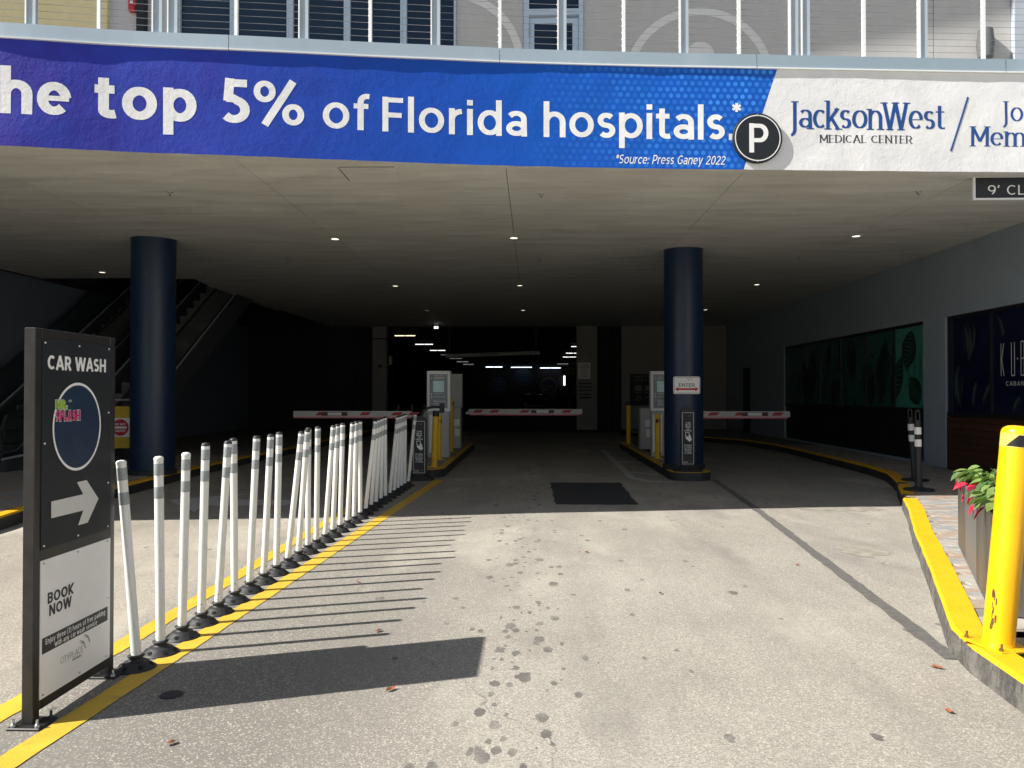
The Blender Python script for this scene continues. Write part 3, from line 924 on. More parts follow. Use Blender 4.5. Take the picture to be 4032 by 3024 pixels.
seam = [(3.13, 13.75), (2.91, 10.53), (2.46, 5.52), (2.36, 4.5)]
sheet('sealed_seam', ragged([(x - .05, y) for x, y in seam] + [(x + .055, y) for x, y in seam[::-1]], .008, .1, 6), .004, 'seam')
for pts in ([(1.68, 13.9), (1.82, 14.05), (1.9, 20.6), (1.76, 20.75)], [(1.76, 20.75), (2.36, 20.75), (2.36, 20.6), (1.9, 20.6)], [(1.88, 20.1), (2.36, 19.8), (2.36, 19.55), (1.88, 19.85)],
            [(1.86, 17.5), (2.36, 17.2), (2.36, 16.95), (1.86, 17.25)], [(1.82, 15.15), (2.3, 14.65), (2.3, 14.4), (1.82, 14.9)], [(1.68, 13.9), (1.82, 14.05), (1.98, 13.55), (2.35, 13.35), (2.35, 13.22), (1.9, 13.38)]):
    sheet('white_hatch_marking', pts, .005, 'white_faded')
sheet('white_arrow_marking', [(-5.15, 10.9), (-4.29, 9.8), (-4.42, 10.38), (-3.3, 10.42), (-3.3, 10.95), (-4.5, 11.0), (-4.25, 11.65)], .004, 'white_faded')
sheet('asphalt_disc_patch', [(-1.8 + .055 * math.cos(a * PI / 8), 3.86 + .055 * math.sin(a * PI / 8)) for a in range(16)], .006, 'patch')
for cx, cy, rx, ry, sd in ((3.9, 10.35, .55, .28, 1), (3.3, 11.4, .5, .3, 2), (3.15, 7.6, .22, .3, 3)):
    r = random.Random(sd)
    sheet('oil_stain', [(cx + rx * (1 + r.uniform(-.25, .25)) * math.cos(a * PI / 12), cy + ry * (1 + r.uniform(-.3, .3)) * math.sin(a * PI / 12)) for a in range(24)], .003, 'stain' if 'stain' in M else M.setdefault('stain', simple('oil_stain', (.3, .28, .235), .8, var=.25, scale=8, bump=.004, bscale=90)))

# fallen dry leaves
lv = [(-.98, 4.92), (.95, 5.9), (-.72, 3.95), (2.2, 4.35), (1.95, 3.75), (-1.4, 6.2), (.5, 7.4), (-1.55, 3.32), (2.3, 6.9), (-.3, 8.8)]
lvl = ['dry leaf lying at the tip of the car wash sign shadow', 'dry leaf lying in the middle of the lane', 'dry leaf on the lane just before the car wash sign shadow', 'dry leaf by the lower end of the dark seam', 'dry leaf nearest the kerb corner at the lower right', 'dry leaf between the post shadows', 'small dry leaf in mid lane beyond the others', 'dry leaf nearest the camera, by the yellow line', 'dry leaf beside the dark seam', 'tiny far dry leaf near the building shadow']
for i, (x, y) in enumerate(lv):
    mb = MB(); r = random.Random(i + 20)
    L = r.uniform(.022, .035); Wd = L * .42
    prof = [(-L, 0, .004), (-L * .4, Wd, .014), (L * .4, Wd * .9, .01), (L, 0, .016), (L * .4, -Wd * .9, .006), (-L * .4, -Wd, .012)]
    mb.add([(0, 0, .003)] + prof, [(0, k, k % 6 + 1) for k in range(1, 7)], 'deadleaf')
    o = mb.build('fallen_leaf', None, (x, y, .003)); o.rotation_euler = (0, 0, r.uniform(0, 6))
    tag(o, lvl[i], 'leaf', 'dry leaves on the driveway')

# ------------------------------------------------------------------ kerbs
def kerb_profile(mb, path, inner, wtop, side, zt=.15, inside=None):
    """path: road edge; inner: path of the inner edge"""
    n = len(path)
    vs = []
    for (x, y), (a, b) in zip(path, inner):
        d = Vector((a - x, b - y)).normalized()
        vs += [(x - d.x * .012, y - d.y * .012, 0), (x, y, zt - .02), (x + d.x * .018, y + d.y * .018, zt), (a, b, zt), (a, b, 0)]
    for j, mt in ((0, side), (1, wtop), (2, wtop), (3, side)):
        mb.add(vs, [(i * 5 + j, i * 5 + j + 1, (i + 1) * 5 + j + 1, (i + 1) * 5 + j) for i in range(n - 1)], mt)
    for e in (0, (n - 1) * 5):
        mb.add(vs, [tuple(e + q for q in range(5))], side)
def densify(path, step=.25, jit=.004, seed=2):
    r = random.Random(seed); out = []
    for i in range(len(path) - 1):
        a, b = Vector(path[i]), Vector(path[i + 1])
        n = max(1, int((b - a).length / step))
        for k in range(n):
            p = a.lerp(b, k / n); out.append((p.x + r.uniform(-jit, jit), p.y + r.uniform(-jit, jit)))
    out.append(path[-1]); return out
def offset(path, d):
    out = []
    for i in range(len(path)):
        a = Vector(path[max(0, i - 1)]); b = Vector(path[min(len(path) - 1, i + 1)])
        t_ = (b - a).normalized(); nn = Vector((t_.y, -t_.x))
        p = Vector(path[i]) + nn * d; out.append((p.x, p.y))
    return out
KR = [(2.22, 2.0), (2.27, 3.3), (2.305, 3.78), (2.355, 4.28), (2.43, 4.64), (2.65, 5.16), (3.10, 6.24), (3.76, 7.85), (4.42, 9.38), (4.87, 10.5), (5.2, 11.3), (5.55, 12.12), (5.80, 12.82), (6.05, 13.6), (6.19, 14.63), (6.27, 16.13), (6.38, 19.5), (6.38, 21.1), (6.1, 23), (5.3, 24.55), (4.2, 26), (3.4, 28), (3.3, 30.3)]
kr = thing('right_kerb', 'yellow topped concrete kerb curving along the right of the driveway', 'kerb')
KRi = offset(KR, .165)
def cut(a, b, pa, top):
    idx = [i for i, p in enumerate(pa) if a <= p[1] <= b]
    return idx
for a, b, top in ((0, 10.45, 'kerb_yellow'), (10.5, 11.95, 'kerb_yellow'), (12.0, 40, 'kerb_yellow')):
    pd = densify(KR, .2); pid = offset(pd, .165)
    idx = [i for i, p in enumerate(pd) if a <= p[1] <= b]
    pp = [pd[i] for i in idx]; pi = [pid[i] for i in idx]
    mb = MB(); kerb_profile(mb, pp, pi, top, 'kerb' if a < 10 else 'kerb_dark'); mb.build('kerb_stone', kr)
# sidewalk base on the right (joint sand), pavers on it
pd = densify(KR, .3, 0); pin = offset(pd, .16)
pin = [p for p in pin if p[1] > 4.5]
side_poly = pin + [(7.46, 30.3), (11, 30.3), (11, 6), (6, 4.5)]
sw = sheet('sidewalk', side_poly, .135, 'joint')
sheet('planting_bed', [p for p in offset(densify(KR, .3, 0), .16) if p[1] <= 4.7] + [(6, 4.5), (6, 1.5), (2.4, 1.5)], .10, 'soil')
mb = MB(); mb.box(2.9, 4.46, .09, 3.9, 4.62, .16, 'kerb', bev=.01)
mb.box(2.62, 4.62, .128, 3.0, 4.86, .141, 'paver_b'); tag(mb.build('concrete_edging'), 'low dark concrete edging block beyond the leaning yellow bollard', 'edging')

def inside(p, poly):
    x, y = p; c = False; j = len(poly) - 1
    for i in range(len(poly)):
        xi, yi = poly[i]; xj, yj = poly[j]
        if (yi > y) != (yj > y) and x < (xj - xi) * (y - yi) / (yj - yi) + xi: c = not c
        j = i
    return c
inner = offset(densify(KR, .3, 0), .15)
pav_poly = [p for p in inner if 4.75 < p[1] < 21] + [(7.4, 21), (7.4, 9), (5.2, 6.4), (4.6, 4.8)]
PVM = []
for k, mt in enumerate(('paver_a', 'paver_b', 'paver_c', 'paver_d')):
    mb = MB(); mb.box(-.098, -.048, .12, .098, .048, .1465, mt, bev=.0025); PVM.append(mb.mesh('paver'))
stuff = MB(); cnt = 0; cand = []
row = 0; y = 4.7
r = random.Random(11)
while y < 21:
    x = 2.0 + (row % 2) * .1 + r.uniform(0, .04)
    while x < 7.4:
        if inside((x + .02, y), pav_poly):
            cand.append((x, y))
        x += .2
    y += .1; row += 1
# only what can be seen past the kerb: nearest ones as pieces
strip_pav = sorted([c for c in cand if not (c[1] < 7.6 and c[0] > .445 * c[1] + .93)], key=lambda c: c[1])
for i, (x, y) in enumerate(strip_pav):
    k = r.choice((0, 0, 1, 1, 2, 2, 3)); dz = r.uniform(-.0015, .0015); rz = r.uniform(-.02, .02) 
    if i < 290:
        o = bpy.data.objects.new('paver', PVM[k]); COL.objects.link(o); o.parent = sw
        o.location = (x, y, dz); o.rotation_euler = (r.uniform(-.005, .005), r.uniform(-.005, .005), rz * .6)
    elif y < 21:
        stuff.box(x - .098, y - .048, .136, x + .098, y + .048, .1465 + dz, ('paver_a', 'paver_b', 'paver_c', 'paver_d')[k])
tag(stuff.build('paver_field', sw), kind='stuff')

# left sidewalk
KL = [(-5.6, 5.5), (-5.75, 7), (-5.85, 8.43), (-5.97, 9.04), (-6.0, 11.09), (-6.1, 13), (-6.15, 14.6), (-6.1, 17), (-5.98, 19.57), (-5.95, 30)]
kl = thing('left_kerb', 'dark sided kerb with a yellow top in front of the left column', 'kerb')
mb = MB(); pdl = densify(KL, .3); kerb_profile(mb, pdl, offset(pdl, -.16), 'kerb_yellow', 'kerb_dark'); mb.build('kerb_stone', kl)  # near-black side colour stands for the shaded face of the kerb
slp = offset(densify(KL, .5, 0), -.16)
sl_ = sheet('sidewalk', slp + [(-11.2, 30), (-14, 30), (-14, 5)], .135, 'joint')
stuff = MB(); y = 6.2; row = 0
polyL = slp[1:] + [(-11.1, 30), (-11.1, 6)]
while y < 17:
    x = -11.0 + (row % 2) * .1
    while x < -5.6:
        if inside((x - .1, y), polyL) and inside((x + .1, y), polyL):
            stuff.box(x - .097, y - .047, .136, x + .097, y + .047, .151 + r.uniform(-.002, .002), r.choice(('paver_a', 'paver_c', 'paver_c', 'paver_d')))
        x += .2
    y += .1; row += 1
tag(stuff.build('paver_field', sl_), kind='stuff')

# islands
def island(name, pts, label):
    t_ = thing(name, label, 'traffic island')
    mb = MB(); mb.prism(pts, 0, .143, 'kerb_dark', 'kerb_dark'); mb.build('kerb_stone', t_)
    c = (sum(p[0] for p in pts) / len(pts), sum(p[1] for p in pts) / len(pts))
    def sh(p, d):
        return (p[0] + (d if p[0] < c[0] else -d), p[1] + (d if p[1] < c[1] else -d))
    vs = [(*p, .15) for p in pts] + [(*sh(p, .13), .15) for p in pts]
    n = len(pts)
    mb = MB(); mb.add(vs, [(i, (i + 1) % n, n + (i + 1) % n, n + i) for i in range(n)], 'yellow'); mb.prism(pts, .1435, .149, 'kerb_yellow'); mb.build('yellow_rim', t_)
    mb = MB(); mb.prism([sh(p, .13) for p in pts], .144, .153, 'concrete'); mb.build('island_top', t_)
    return t_
def rounded(x0, x1, y0, y1, r_):
    pts = []
    for cx, cy, a0 in ((x1 - r_, y0 + r_, -90), (x1 - r_, y1 - r_, 0), (x0 + r_, y1 - r_, 90), (x0 + r_, y0 + r_, 180)):
        for k in range(7):
            a = math.radians(a0 + k * 15); pts.append((cx + r_ * math.cos(a), cy + r_ * math.sin(a)))
    return pts
island('traffic_island', rounded(-2.45, -1.62, 13.88, 21.6, .28), 'yellow edged island under the two left payment kiosks')
island('traffic_island', rounded(2.37, 3.08, 13.5, 22, .28), 'yellow edged island carrying the column with the ENTER sign')

# ------------------------------------------------------------------ round columns
def column(x, y, z0, r_, label):
    t_ = thing('round_column', label, 'column', (x, y, 0))
    mb = MB(); mb.lathe([(r_, z0), (r_, ZB)], 'column', 64, cap=False); mb.build('shaft', t_)
    mb = MB(); mb.lathe([(r_ + .03, z0), (r_ + .03, z0 + .07), (r_ + .001, z0 + .085)], 'rubber', 64, cap=False); mb.build('base_ring', t_)
    mb = MB(); mb.lathe([(r_ + .012, ZB - .012), (r_ + .012, ZB)], 'concrete', 64, cap=False); mb.build('top_ring', t_)
    return t_
column(-6.43, 13.05, .15, .355, 'navy round column on the left sidewalk before the escalators')
column(2.715, 14.25, .153, .347, 'navy round column behind the red and white ENTER sign')

# ------------------------------------------------------------------ side walls under the slab
def wall_thing(name, label, cat='wall'):
    return thing(name, label, cat)
XR = 7.45
rw = wall_thing('storefront_wall', 'blue grey stucco wall with shop windows on the right side')
mb = MB()
mb.box(XR, 15.17, 2.89, XR + .3, 30.3, ZB, 'wall_right'); mb.box(XR, 14.37, .15, XR + .3, 15.168, ZB, 'wall_right')
mb.box(XR, 8.5, 2.89, XR + .3, 14.368, ZB, 'wall_right'); mb.box(XR, 23.5, .15, XR + .3, 30.3, 2.888, 'wall_right')
mb.box(XR, 15.17, .15, XR + .3, 23.5, .2, 'wall_right'); mb.box(XR + .3, 5, 0, XR + .5, 31, ZB, 'garage_dark')
mb.box(XR, 8.3, .15, XR + .3, 8.9, 2.888, 'wall_right')
mb.build('stucco', rw)
mb = MB(); mb.box(XR - .01, 27.1, .15, XR, 28.0, 2.4, 'garage_dark'); mb.build('service_door', rw)

def leafshape(mb, P, cx, cz, L, W_, ang, mat, lay, cuts=5, dark=None):
    """feather / monstera shaped print"""
    ca, sa = math.cos(ang), math.sin(ang)
    def T(a, b): return (cx + a * ca - b * sa, cz + a * sa + b * ca)
    for sgn in (-1, 1):
        for k in range(cuts):
            t0 = k / cuts; t1 = (k + .72) / cuts
            w0 = W_ * math.sin(PI * min(1, t0 * .85 + .15)); w1 = W_ * math.sin(PI * min(1, t1 * .85 + .15))
            flat(mb, [T(L * t0, 0), T(L * (t0 + .1), sgn * w0), T(L * (t1 + .13), sgn * w1), T(L * t1, 0)], P, mat, lay)
def frond(mb, P, cx, cz, L, ang, mat, lay, n=9, w_=.22):
    ca, sa = math.cos(ang), math.sin(ang)
    def T(a, b): return (cx + a * ca - b * sa, cz + a * sa + b * ca)
    flat(mb, [T(0, -.004), T(L, -.001), T(L, .001), T(0, .004)], P, mat, lay)
    for k in range(n):
        t0 = .12 + .85 * k / n; l_ = L * w_ * math.sin(PI * min(1, t0 * .8 + .2)) + .03
        for sg in (-1, 1):
            flat(mb, [T(L * t0, 0), T(L * t0 + l_ * .5, sg * l_ * .38 + .006), T(L * t0 + l_ * 1.1, sg * l_ * .62), T(L * t0 + l_ * .5, sg * l_ * .3 - .006)], P, mat, lay)
def shop_window(y0, y1, z0, zs, mull, cols, label, wood):
    t_ = thing('shop_window', label, 'shop window')
    px = XR + .07
    for a, b in zip(mull[:-1], mull[1:]):
        mb = MB(); mb.box(px, a + .02, zs + .04, px + .02, b - .02, 2.83, 'teal_light' if (cols == 'teal' and a < 15.5) else cols); mb.build('window_panel', t_)
    mb = MB()
    for m_ in mull: mb.box(px - .03, m_ - .025, zs, px + .03, m_ + .025, 2.84, 'mullion')
    mb.box(px - .03, y0, 2.83, px + .03, y1, 2.888, 'mullion'); mb.box(px - .045, y0, zs - .03, px + .03, y1, zs + .05, 'mullion')
    mb.build('mullions', t_)
    n = 1
    if wood:
        z = z0
        k = 0
        while z < zs - .05:
            mb = MB(); mb.box(px - .05, y0, z, px + .02, y1, min(z + .118, zs - .035), 'wood'); mb.build('cladding_board', t_); z += .122
    else:
        for a, b in zip(mull[:-1], mull[1:]):
            mb = MB(); mb.box(px - .01, a + .02, z0, px + .02, b - .02, zs - .035, 'mullion'); mb.build('lower_panel', t_)
    return t_, px
ML = [15.17, 16.48, 17.9, 19.35, 20.74, 22.17, 23.5]
w1_, px = shop_window(15.17, 23.5, .2, 1.17, ML, 'teal', 'long row of teal printed shop windows in the shade on the right', False)
mb = MB(); P = plane((px, 0, 0), (0, -1, 0), (-1, 0, 0), .003)
rr = random.Random(5)
for cy, cz, L, W_, an in ((15.75, 2.75, .75, .3, -1.9), (15.45, 1.3, .6, .26, 2.2), (17.2, 1.3, 1.2, .3, 1.4), (16.9, 2.7, 1.3, .25, -1.75), (17.6, 1.25, .9, .3, 1.9), (16.65, 1.3, 1.0, .25, 1.1),
                          (18.6, 2.75, .9, .16, -1.6), (18.9, 2.7, .8, .14, -1.4), (20.1, 2.75, .7, .16, -1.7), (21.4, 1.3, 1.3, .3, 1.5), (21.8, 1.3, 1.1, .3, 1.8), (19.9, 1.25, .6, .3, 1.2)):
    leafshape(mb, P, -cy, cz, L, W_, an, 'dark_green', rr.randrange(6), 9)
mb.build('leaf_print', w1_)
def kuba(t_, P, y, cap, wd, mat, full='KUBA'):
    mb = MB()
    x = 0
    k = .045
    def st(pts):
        s_ = strip(pts, .018); vs = [P(-y + u, v, 0) for ab in s_ for u, v in ab]
        mb.add(vs, [(2 * i, 2 * i + 1, 2 * i + 3, 2 * i + 2) for i in range(len(s_) - 1)], mat)
    z0 = 1.785; z1 = z0 + cap; q = wd
    st([(0, z0), (0, z1)]); st([(.065 * q, z1), (.02, (z0 + z1) / 2)]); st([(.02, (z0 + z1) / 2), (.07 * q, z0)])
    u0 = .245 * q
    st([(u0, z1), (u0, z0)]); st([(u0, z0), (u0 + .07 * q, z0)]); st([(u0 + .07 * q, z0), (u0 + .07 * q, z1)])
    b0 = .46 * q
    for l in ([(b0, z0), (b0, z1)], [(b0, z1), (b0 + .07 * q, z1)], [(b0 + .07 * q, z1), (b0 + .07 * q, z0)], [(b0, z0), (b0 + .07 * q, z0)], [(b0, (z0 + z1) / 2), (b0 + .07 * q, (z0 + z1) / 2)]): st(l)
    a0 = .67 * q
    for l in ([(a0, z0), (a0 + .035 * q, z1)], [(a0 + .035 * q, z1), (a0 + .07 * q, z0)], [(a0 + .015, z0 + .12), (a0 + .06 * q, z0 + .12)]): st(l)
    star = []
    for i in range(10):
        rr_ = .022 if i % 2 == 0 else .01
        star.append((-y + .385 * q + rr_ * math.sin(i * PI / 5), (z0 + z1) / 2 + rr_ * math.cos(i * PI / 5)))
    flat(mb, star, P, mat, 1)
    put_text(mb, 'CABANA', .5 * q, .07, lambda u, v, l=0: P(-y + .13 + u, 1.625 + v, l), mat, .14, .3)
    mb.build('lettering', t_)
kuba(w1_, P, 16.2, .5, 1.1, 'dark_green')
kuba(w1_, P, 19.1 + .9, .5, 1.1, 'dark_green')
MR_ = [8.9, 10.3, 11.7, 13.05, 14.37]
w2_, px = shop_window(8.9, 14.37, .15, 1.12, MR_, 'navy_print', 'navy printed shop window over wood boards at the right edge', True)
kuba(w2_, P, 12.79, .52, 1.12, 'print_grey')
mb = MB()
for cy, cz, L, W_, an in ((13.9, 2.8, .6, .1, -1.4), (13.75, 2.8, .75, .12, -1.6), (13.55, 2.75, .55, .1, -1.8), (14.1, 1.2, .8, .08, 1.45), (13.95, 1.2, .6, .07, 1.75), (13.6, 1.2, .5, .2, 1.3), (13.35, 1.25, .5, .2, .9), (12.9, 2.8, .4, .1, -1.2), (12.2, 1.2, .45, .1, 1.0), (12.5, 1.2, .3, .08, .8)):
    frond(mb, P, -cy, cz, L, an, 'leaf_pale', rr.randrange(6), 11, .3)
mb.build('leaf_print', w2_)

XL = -11.16
lw = wall_thing('left_passage_wall', 'dark blue grey wall behind the escalators on the left')
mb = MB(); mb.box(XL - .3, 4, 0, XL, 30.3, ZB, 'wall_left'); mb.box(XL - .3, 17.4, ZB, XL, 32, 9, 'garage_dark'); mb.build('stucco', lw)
mb = MB(); mb.box(XL, 5, ZB - .035, XL + .02, 21, ZB - .004, 'mullion'); mb.build('dark_top_strip', lw)  # dark strip along the wall top
mb = MB()
mb.box(XL, 17.25, 4.12, -7.7, 17.4, 9, 'wall_left'); mb.box(-7.74, 17.6, 4.5, -7.6, 32, 9, 'garage_dark')
mb.box(XL, 30.3, 0, -7.0, 30.5, 9, 'garage_dark'); mb.box(XL - .3, 17.2, 9, -7.5, 32, 9.2, 'garage_dark')
mb.build('escalator_shaft', lw)
# end walls that close the space beside the frame
mb = MB(); mb.box(-16, 7.1, 0, XL - .3, 7.3, 5.2, 'wall_left'); mb.box(XR + .5, 9.45, 0, 14, 9.65, 5.2, 'wall_right'); mb.build('front_return', bld)
# unseen pale building, added right of the frame to bounce sunlight back
nb = thing('bounce_building', 'unseen pale building added beyond the right edge of the frame for bounce light', 'building')
mb = MB(); mb.box(11, -26, 0, 13, 7.5, 7.5, 'bounce_pale'); mb.build('stucco', nb)
for k in range(8):
    mb = MB(); mb.box(10.97, -24 + k * 3.8, .9, 11.0, -21.4 + k * 3.8, 3.0, 'glass'); mb.build('window', nb)
mb = MB(); mb.box(10.4, -26, 3.4, 11, 7.5, 3.5, 'rail'); mb.build('canopy', nb)

# ------------------------------------------------------------------ garage front and interior
YG = 30.4
gf = thing('garage_inner_wall', 'dim grey wall with pilasters around the inner garage opening', 'wall')
def gw(name, x0, x1, z0, z1, mat='garage_wall', y=YG, th=.3):
    mb = MB(); mb.box(x0, y, z0, x1, y + th, z1, mat); return mb.build(name, gf)
gw('wall_panel', -9.93, -7.0, 0, ZB); gw('recess', -7.0, -6.29, 0, ZB, 'garage_dark', YG + .4)
gw('pilaster', -6.29, -5.74, 0, ZB, y=YG - .05); gw('pilaster', 1.67, 2.46, .1, ZB, y=YG - .05)
gw('recess', 2.46, 3.1, 0, ZB, 'garage_dark', YG + .4); gw('pilaster', 3.1, 3.36, 0, ZB, 'garage_dark', YG + .1)
gw('wall_panel', 3.4, 7.45, 0, ZB)
gw('dark_doorway', -8.5, -7.02, 0, 2.42, 'garage_dark', YG - .03, .02)
gw('pipe_chase', -9.9, -7.0, 3.55, 3.58, 'garage_dark', YG - .04, .03)
gw('pipe_chase', -6.3, -5.74, 3.62, 3.66, 'garage_dark', YG - .1, .04)
mb = MB()
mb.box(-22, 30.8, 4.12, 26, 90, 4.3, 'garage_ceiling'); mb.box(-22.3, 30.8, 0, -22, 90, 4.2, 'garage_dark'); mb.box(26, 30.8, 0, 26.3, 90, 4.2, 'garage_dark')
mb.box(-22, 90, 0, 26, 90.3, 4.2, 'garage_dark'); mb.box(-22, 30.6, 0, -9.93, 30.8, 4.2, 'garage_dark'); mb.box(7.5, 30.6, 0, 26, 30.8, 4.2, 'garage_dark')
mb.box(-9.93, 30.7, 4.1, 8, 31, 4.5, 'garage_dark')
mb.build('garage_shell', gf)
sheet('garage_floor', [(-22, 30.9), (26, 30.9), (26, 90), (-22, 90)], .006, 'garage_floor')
for yb in range(36, 76, 8):
    for xb in (-8.2, 5.2):
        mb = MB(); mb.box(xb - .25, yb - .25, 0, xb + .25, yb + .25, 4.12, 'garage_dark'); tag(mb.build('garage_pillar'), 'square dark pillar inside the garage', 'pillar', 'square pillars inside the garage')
# tube lights
def tube(x, y, z, L, mat, label, grp):
    t_ = thing('tube_light', label, 'light', (x, y, z), 0, grp)
    mb = MB(); mb.box(-L / 2, -.06, .02, L / 2, .06, .07, 'kiosk_side'); mb.build('housing', t_)
    mb = MB(); mb.cyl((-L / 2 + .02, 0, 0), (-.02, 0, 0), .013 if y < 60 else .035, mat, 8); mb.cyl((.02, 0, 0), (L / 2 - .02, 0, 0), .013 if y < 60 else .035, mat, 8); mb.build('tube', t_)
def lab_t(y, ys, side):
    return '%s tube light from the front in the %s row under the garage ceiling' % (('first', 'second', 'third', 'fourth', 'fifth', 'sixth', 'last')[ys.index(y)], side)
for y, mt in ((33.6, 'tube_warm'), (39.5, 'tube'), (45.1, 'tube'), (50.3, 'tube_dim'), (55.6, 'tube_dim'), (61, 'tube_dim'), (66.5, 'tube_dim')):
    tube(-5.55, y, 4.0, .93, mt, lab_t(y, (33.6, 39.5, 45.1, 50.3, 55.6, 61, 66.5), 'left'), 'left row of garage tube lights')
for y, mt in ((41.6, 'tube'), (48.4, 'tube'), (53.5, 'tube'), (65.8, 'tube_dim')):
    tube(2.45, y, 4.0, .93, mt, lab_t(y, (41.6, 48.4, 53.5, 65.8), 'right'), 'right row of garage tube lights')
tube(-3.7, 73.2, 4.0, 1.6, 'tube_blue', 'bright cold tube light above the three round posters, left of three', 'bright tubes')
tube(-1.15, 74, 4.0, 2.0, 'tube_blue', 'bright cold tube light above the three round posters, middle of three', 'bright tubes')
tube(1.6, 74.5, 3.95, 2.0, 'tube_blue', 'bright cold tube light above the three round posters, right of three', 'bright tubes')
bb = thing('billboard_wall', 'dark back wall of the garage with three round posters', 'wall')
mb = MB(); mb.box(-7, 75.1, 0, 2.75, 75.3, 4.1, 'garage_dark'); mb.build('panel', bb)
P75 = plane((0, 75.1, 0), (1, 0, 0), (0, -1, 0), .01)
for cx, cz, mt in ((-3.386, 2.23, 'print_teal'), (-.973, 3.08, 'print_teal'), (1.435, 2.23, 'print_yellow')):
    mb = MB(); disc(mb, cx, cz, .74, P75, 'sign_navy'); ring(mb, cx, cz, .74, .8, P75, mt, 5)
    if cx > 1:
        put_text(mb, '$21', .62, .5, lambda u, v, l=0: P75(cx - .55 + u, cz - .45 + v, l + 20), mt, .14, .12)
        put_text(mb, '99', .3, .22, lambda u, v, l=0: P75(cx + .14 + u, cz - .15 + v, l + 20), mt, .14, .12)
    else:
        for k in range(4): rect(mb, cx - .45, cz + .35 - k * .25, cx + .45, cz + .45 - k * .25, lambda u, v, l=0: P75(u, v, l + 20), mt)
    mb.build('round_poster', bb)
mb = MB(); mb.box(2.8, 77.9, .9, 5.4, 78.0, 3.3, 'blue_panel'); put_text(mb, 'C', .5, .75, plane((3.75, 77.9, 1.5), (1, 0, 0), (0, -1, 0), .01), 'print_white', .14)
tag(mb.build('blue_billboard'), 'blue billboard lit at the far right end of the garage', 'billboard')
t_ = thing('upright_tube_light', 'upright tube light at the right end of the back wall', 'light', (2.9, 74.9, 2.3)); mb = MB(); mb.box(-.03, 0, 0, .12, .1, .9, 'tube'); mb.build('tube', t_); mb = MB(); mb.box(-.05, .1, -.05, .14, .15, .95, 'kiosk_side'); mb.build('housing', t_)
# slow sign
t_ = thing('slow_sign', 'yellow hanging sign reading SLOW beside the right pilaster', 'sign', (2.17, 45, 0))
mb = MB(); mb.box(-.2, 0, 2.55, .2, .02, 3.0, 'print_yellow'); mb.box(-.2, 0, 3.0, .2, .02, 3.17, 'sign_dark'); mb.build('panel', t_)
mb = MB(); Pq = plane((0, 0, 0), (1, 0, 0), (0, -1, 0), .004); put_text(mb, 'SLOW', .34, .1, lambda u, v, l=0: Pq(u - .17, 3.035 + v, l), 'print_yellow', .16); rect(mb, -.06, 2.65, -.01, 2.9, Pq, 'sign_dark'); rect(mb, .02, 2.65, .07, 2.9, Pq, 'sign_dark'); mb.build('lettering', t_)
mb = MB(); mb.cyl((-.15, .01, 3.17), (-.15, .01, 4.12), .006, 'steel', 6); mb.cyl((.15, .01, 3.17), (.15, .01, 4.12), .006, 'steel', 6); mb.build('hanger', t_)
# clearance bar
t_ = thing('clearance_bar', 'grey clearance pipe hanging across the inner garage opening', 'clearance bar')
mb = MB(); mb.cyl((-3.55, 31.5, 3.02), (.25, 31.5, 3.15), .085, 'kiosk_side', 16); mb.build('pipe', t_)
mb = MB()
for x in (-3.5, -3.3, .0, .2): mb.cyl((x - .012, 31.5, 3.02 + (x + 3.55) * .034), (x + .012, 31.5, 3.021 + (x + 3.55) * .034), .092, 'kiosk', 16)
mb.build('clamp_band', t_)
for x in (-3.4, .1):
    mb = MB(); mb.cyl((x, 31.5, 3.1), (x, 31.5, 4.3), .006, 'steel', 6); mb.build('chain', t_)
mb = MB(); put_text(mb, 'CLEARANCE', .75, .07, plane((-2.15, 31.412, 3.06), (1, 0, 0), (0, -1, 0), .003), 'print_dark', .18); mb.build('lettering', t_)

# cars deep in the garage
def car(label, x, y, rz):
    t_ = thing('parked_car', label, 'car', (x, y, 0), rz, 'cars parked deep in the garage')
    side = [(-2.2, .3), (-2.25, .62), (-2.1, .85), (-1.1, .98), (-.45, 1.42), (.75, 1.47), (1.6, 1.05), (2.15, .98), (2.25, .6), (2.2, .3)]
    def sec(s_, zsc=1):
        return s_
    mb = MB(); n = len(side); vs = []
    for yy, z in side:
        inset = .14 if z > 1.2 else (.03 if z > .9 or z < .4 else 0)
        for sx in (-1, 1): vs.append((sx * (.9 - inset), yy, z))
    fs = [(2 * i, 2 * i + 1, (2 * ((i + 1) % n)) + 1, 2 * ((i + 1) % n)) for i in range(n)]
    mb.add(vs, fs, 'car_black', True); mb.add(vs, [[2 * i for i in range(n)], [2 * i + 1 for i in range(n)][::-1]], 'car_black'); body = mb.build('body', t_)
    mb = MB(); mb.add([(-.8, -1.06, 1.01), (.8, -1.06, 1.01), (.7, -.5, 1.4), (-.7, -.5, 1.4)], [(0, 1, 2, 3)], 'glass')
    for v_ in range(4): mb.v[v_] = (mb.v[v_][0], mb.v[v_][1] - .012, mb.v[v_][2] + .012)
    mb.build('windscreen', t_)
    for sx in (-1, 1):
        mb = MB(); mb.box(sx * .62 - .16, -2.2, .62, sx * .62 + .16, -2.13, .76, 'kiosk', bev=.02); mb.build('headlight', t_)
        mb = MB(); mb.box(sx * .98 - .07, -.9, .95, sx * .98 + .07, -.8, 1.07, 'car_black', bev=.02); mb.build('mirror', t_)
        for yy in (-1.4, 1.35):
            mb = MB(); mb.cyl((sx * .74, yy, .33), (sx * .93, yy, .33), .33, 'rubber', 20); w_ = mb.build('wheel', t_)
            mb = MB(); mb.cyl((sx * .9, yy, .33), (sx * .94, yy, .33), .2, 'steel', 14); mb.build('rim', w_)
    return t_
c0 = car('dark car seen through the middle of the garage opening below the round posters', -.03, 62, 0)
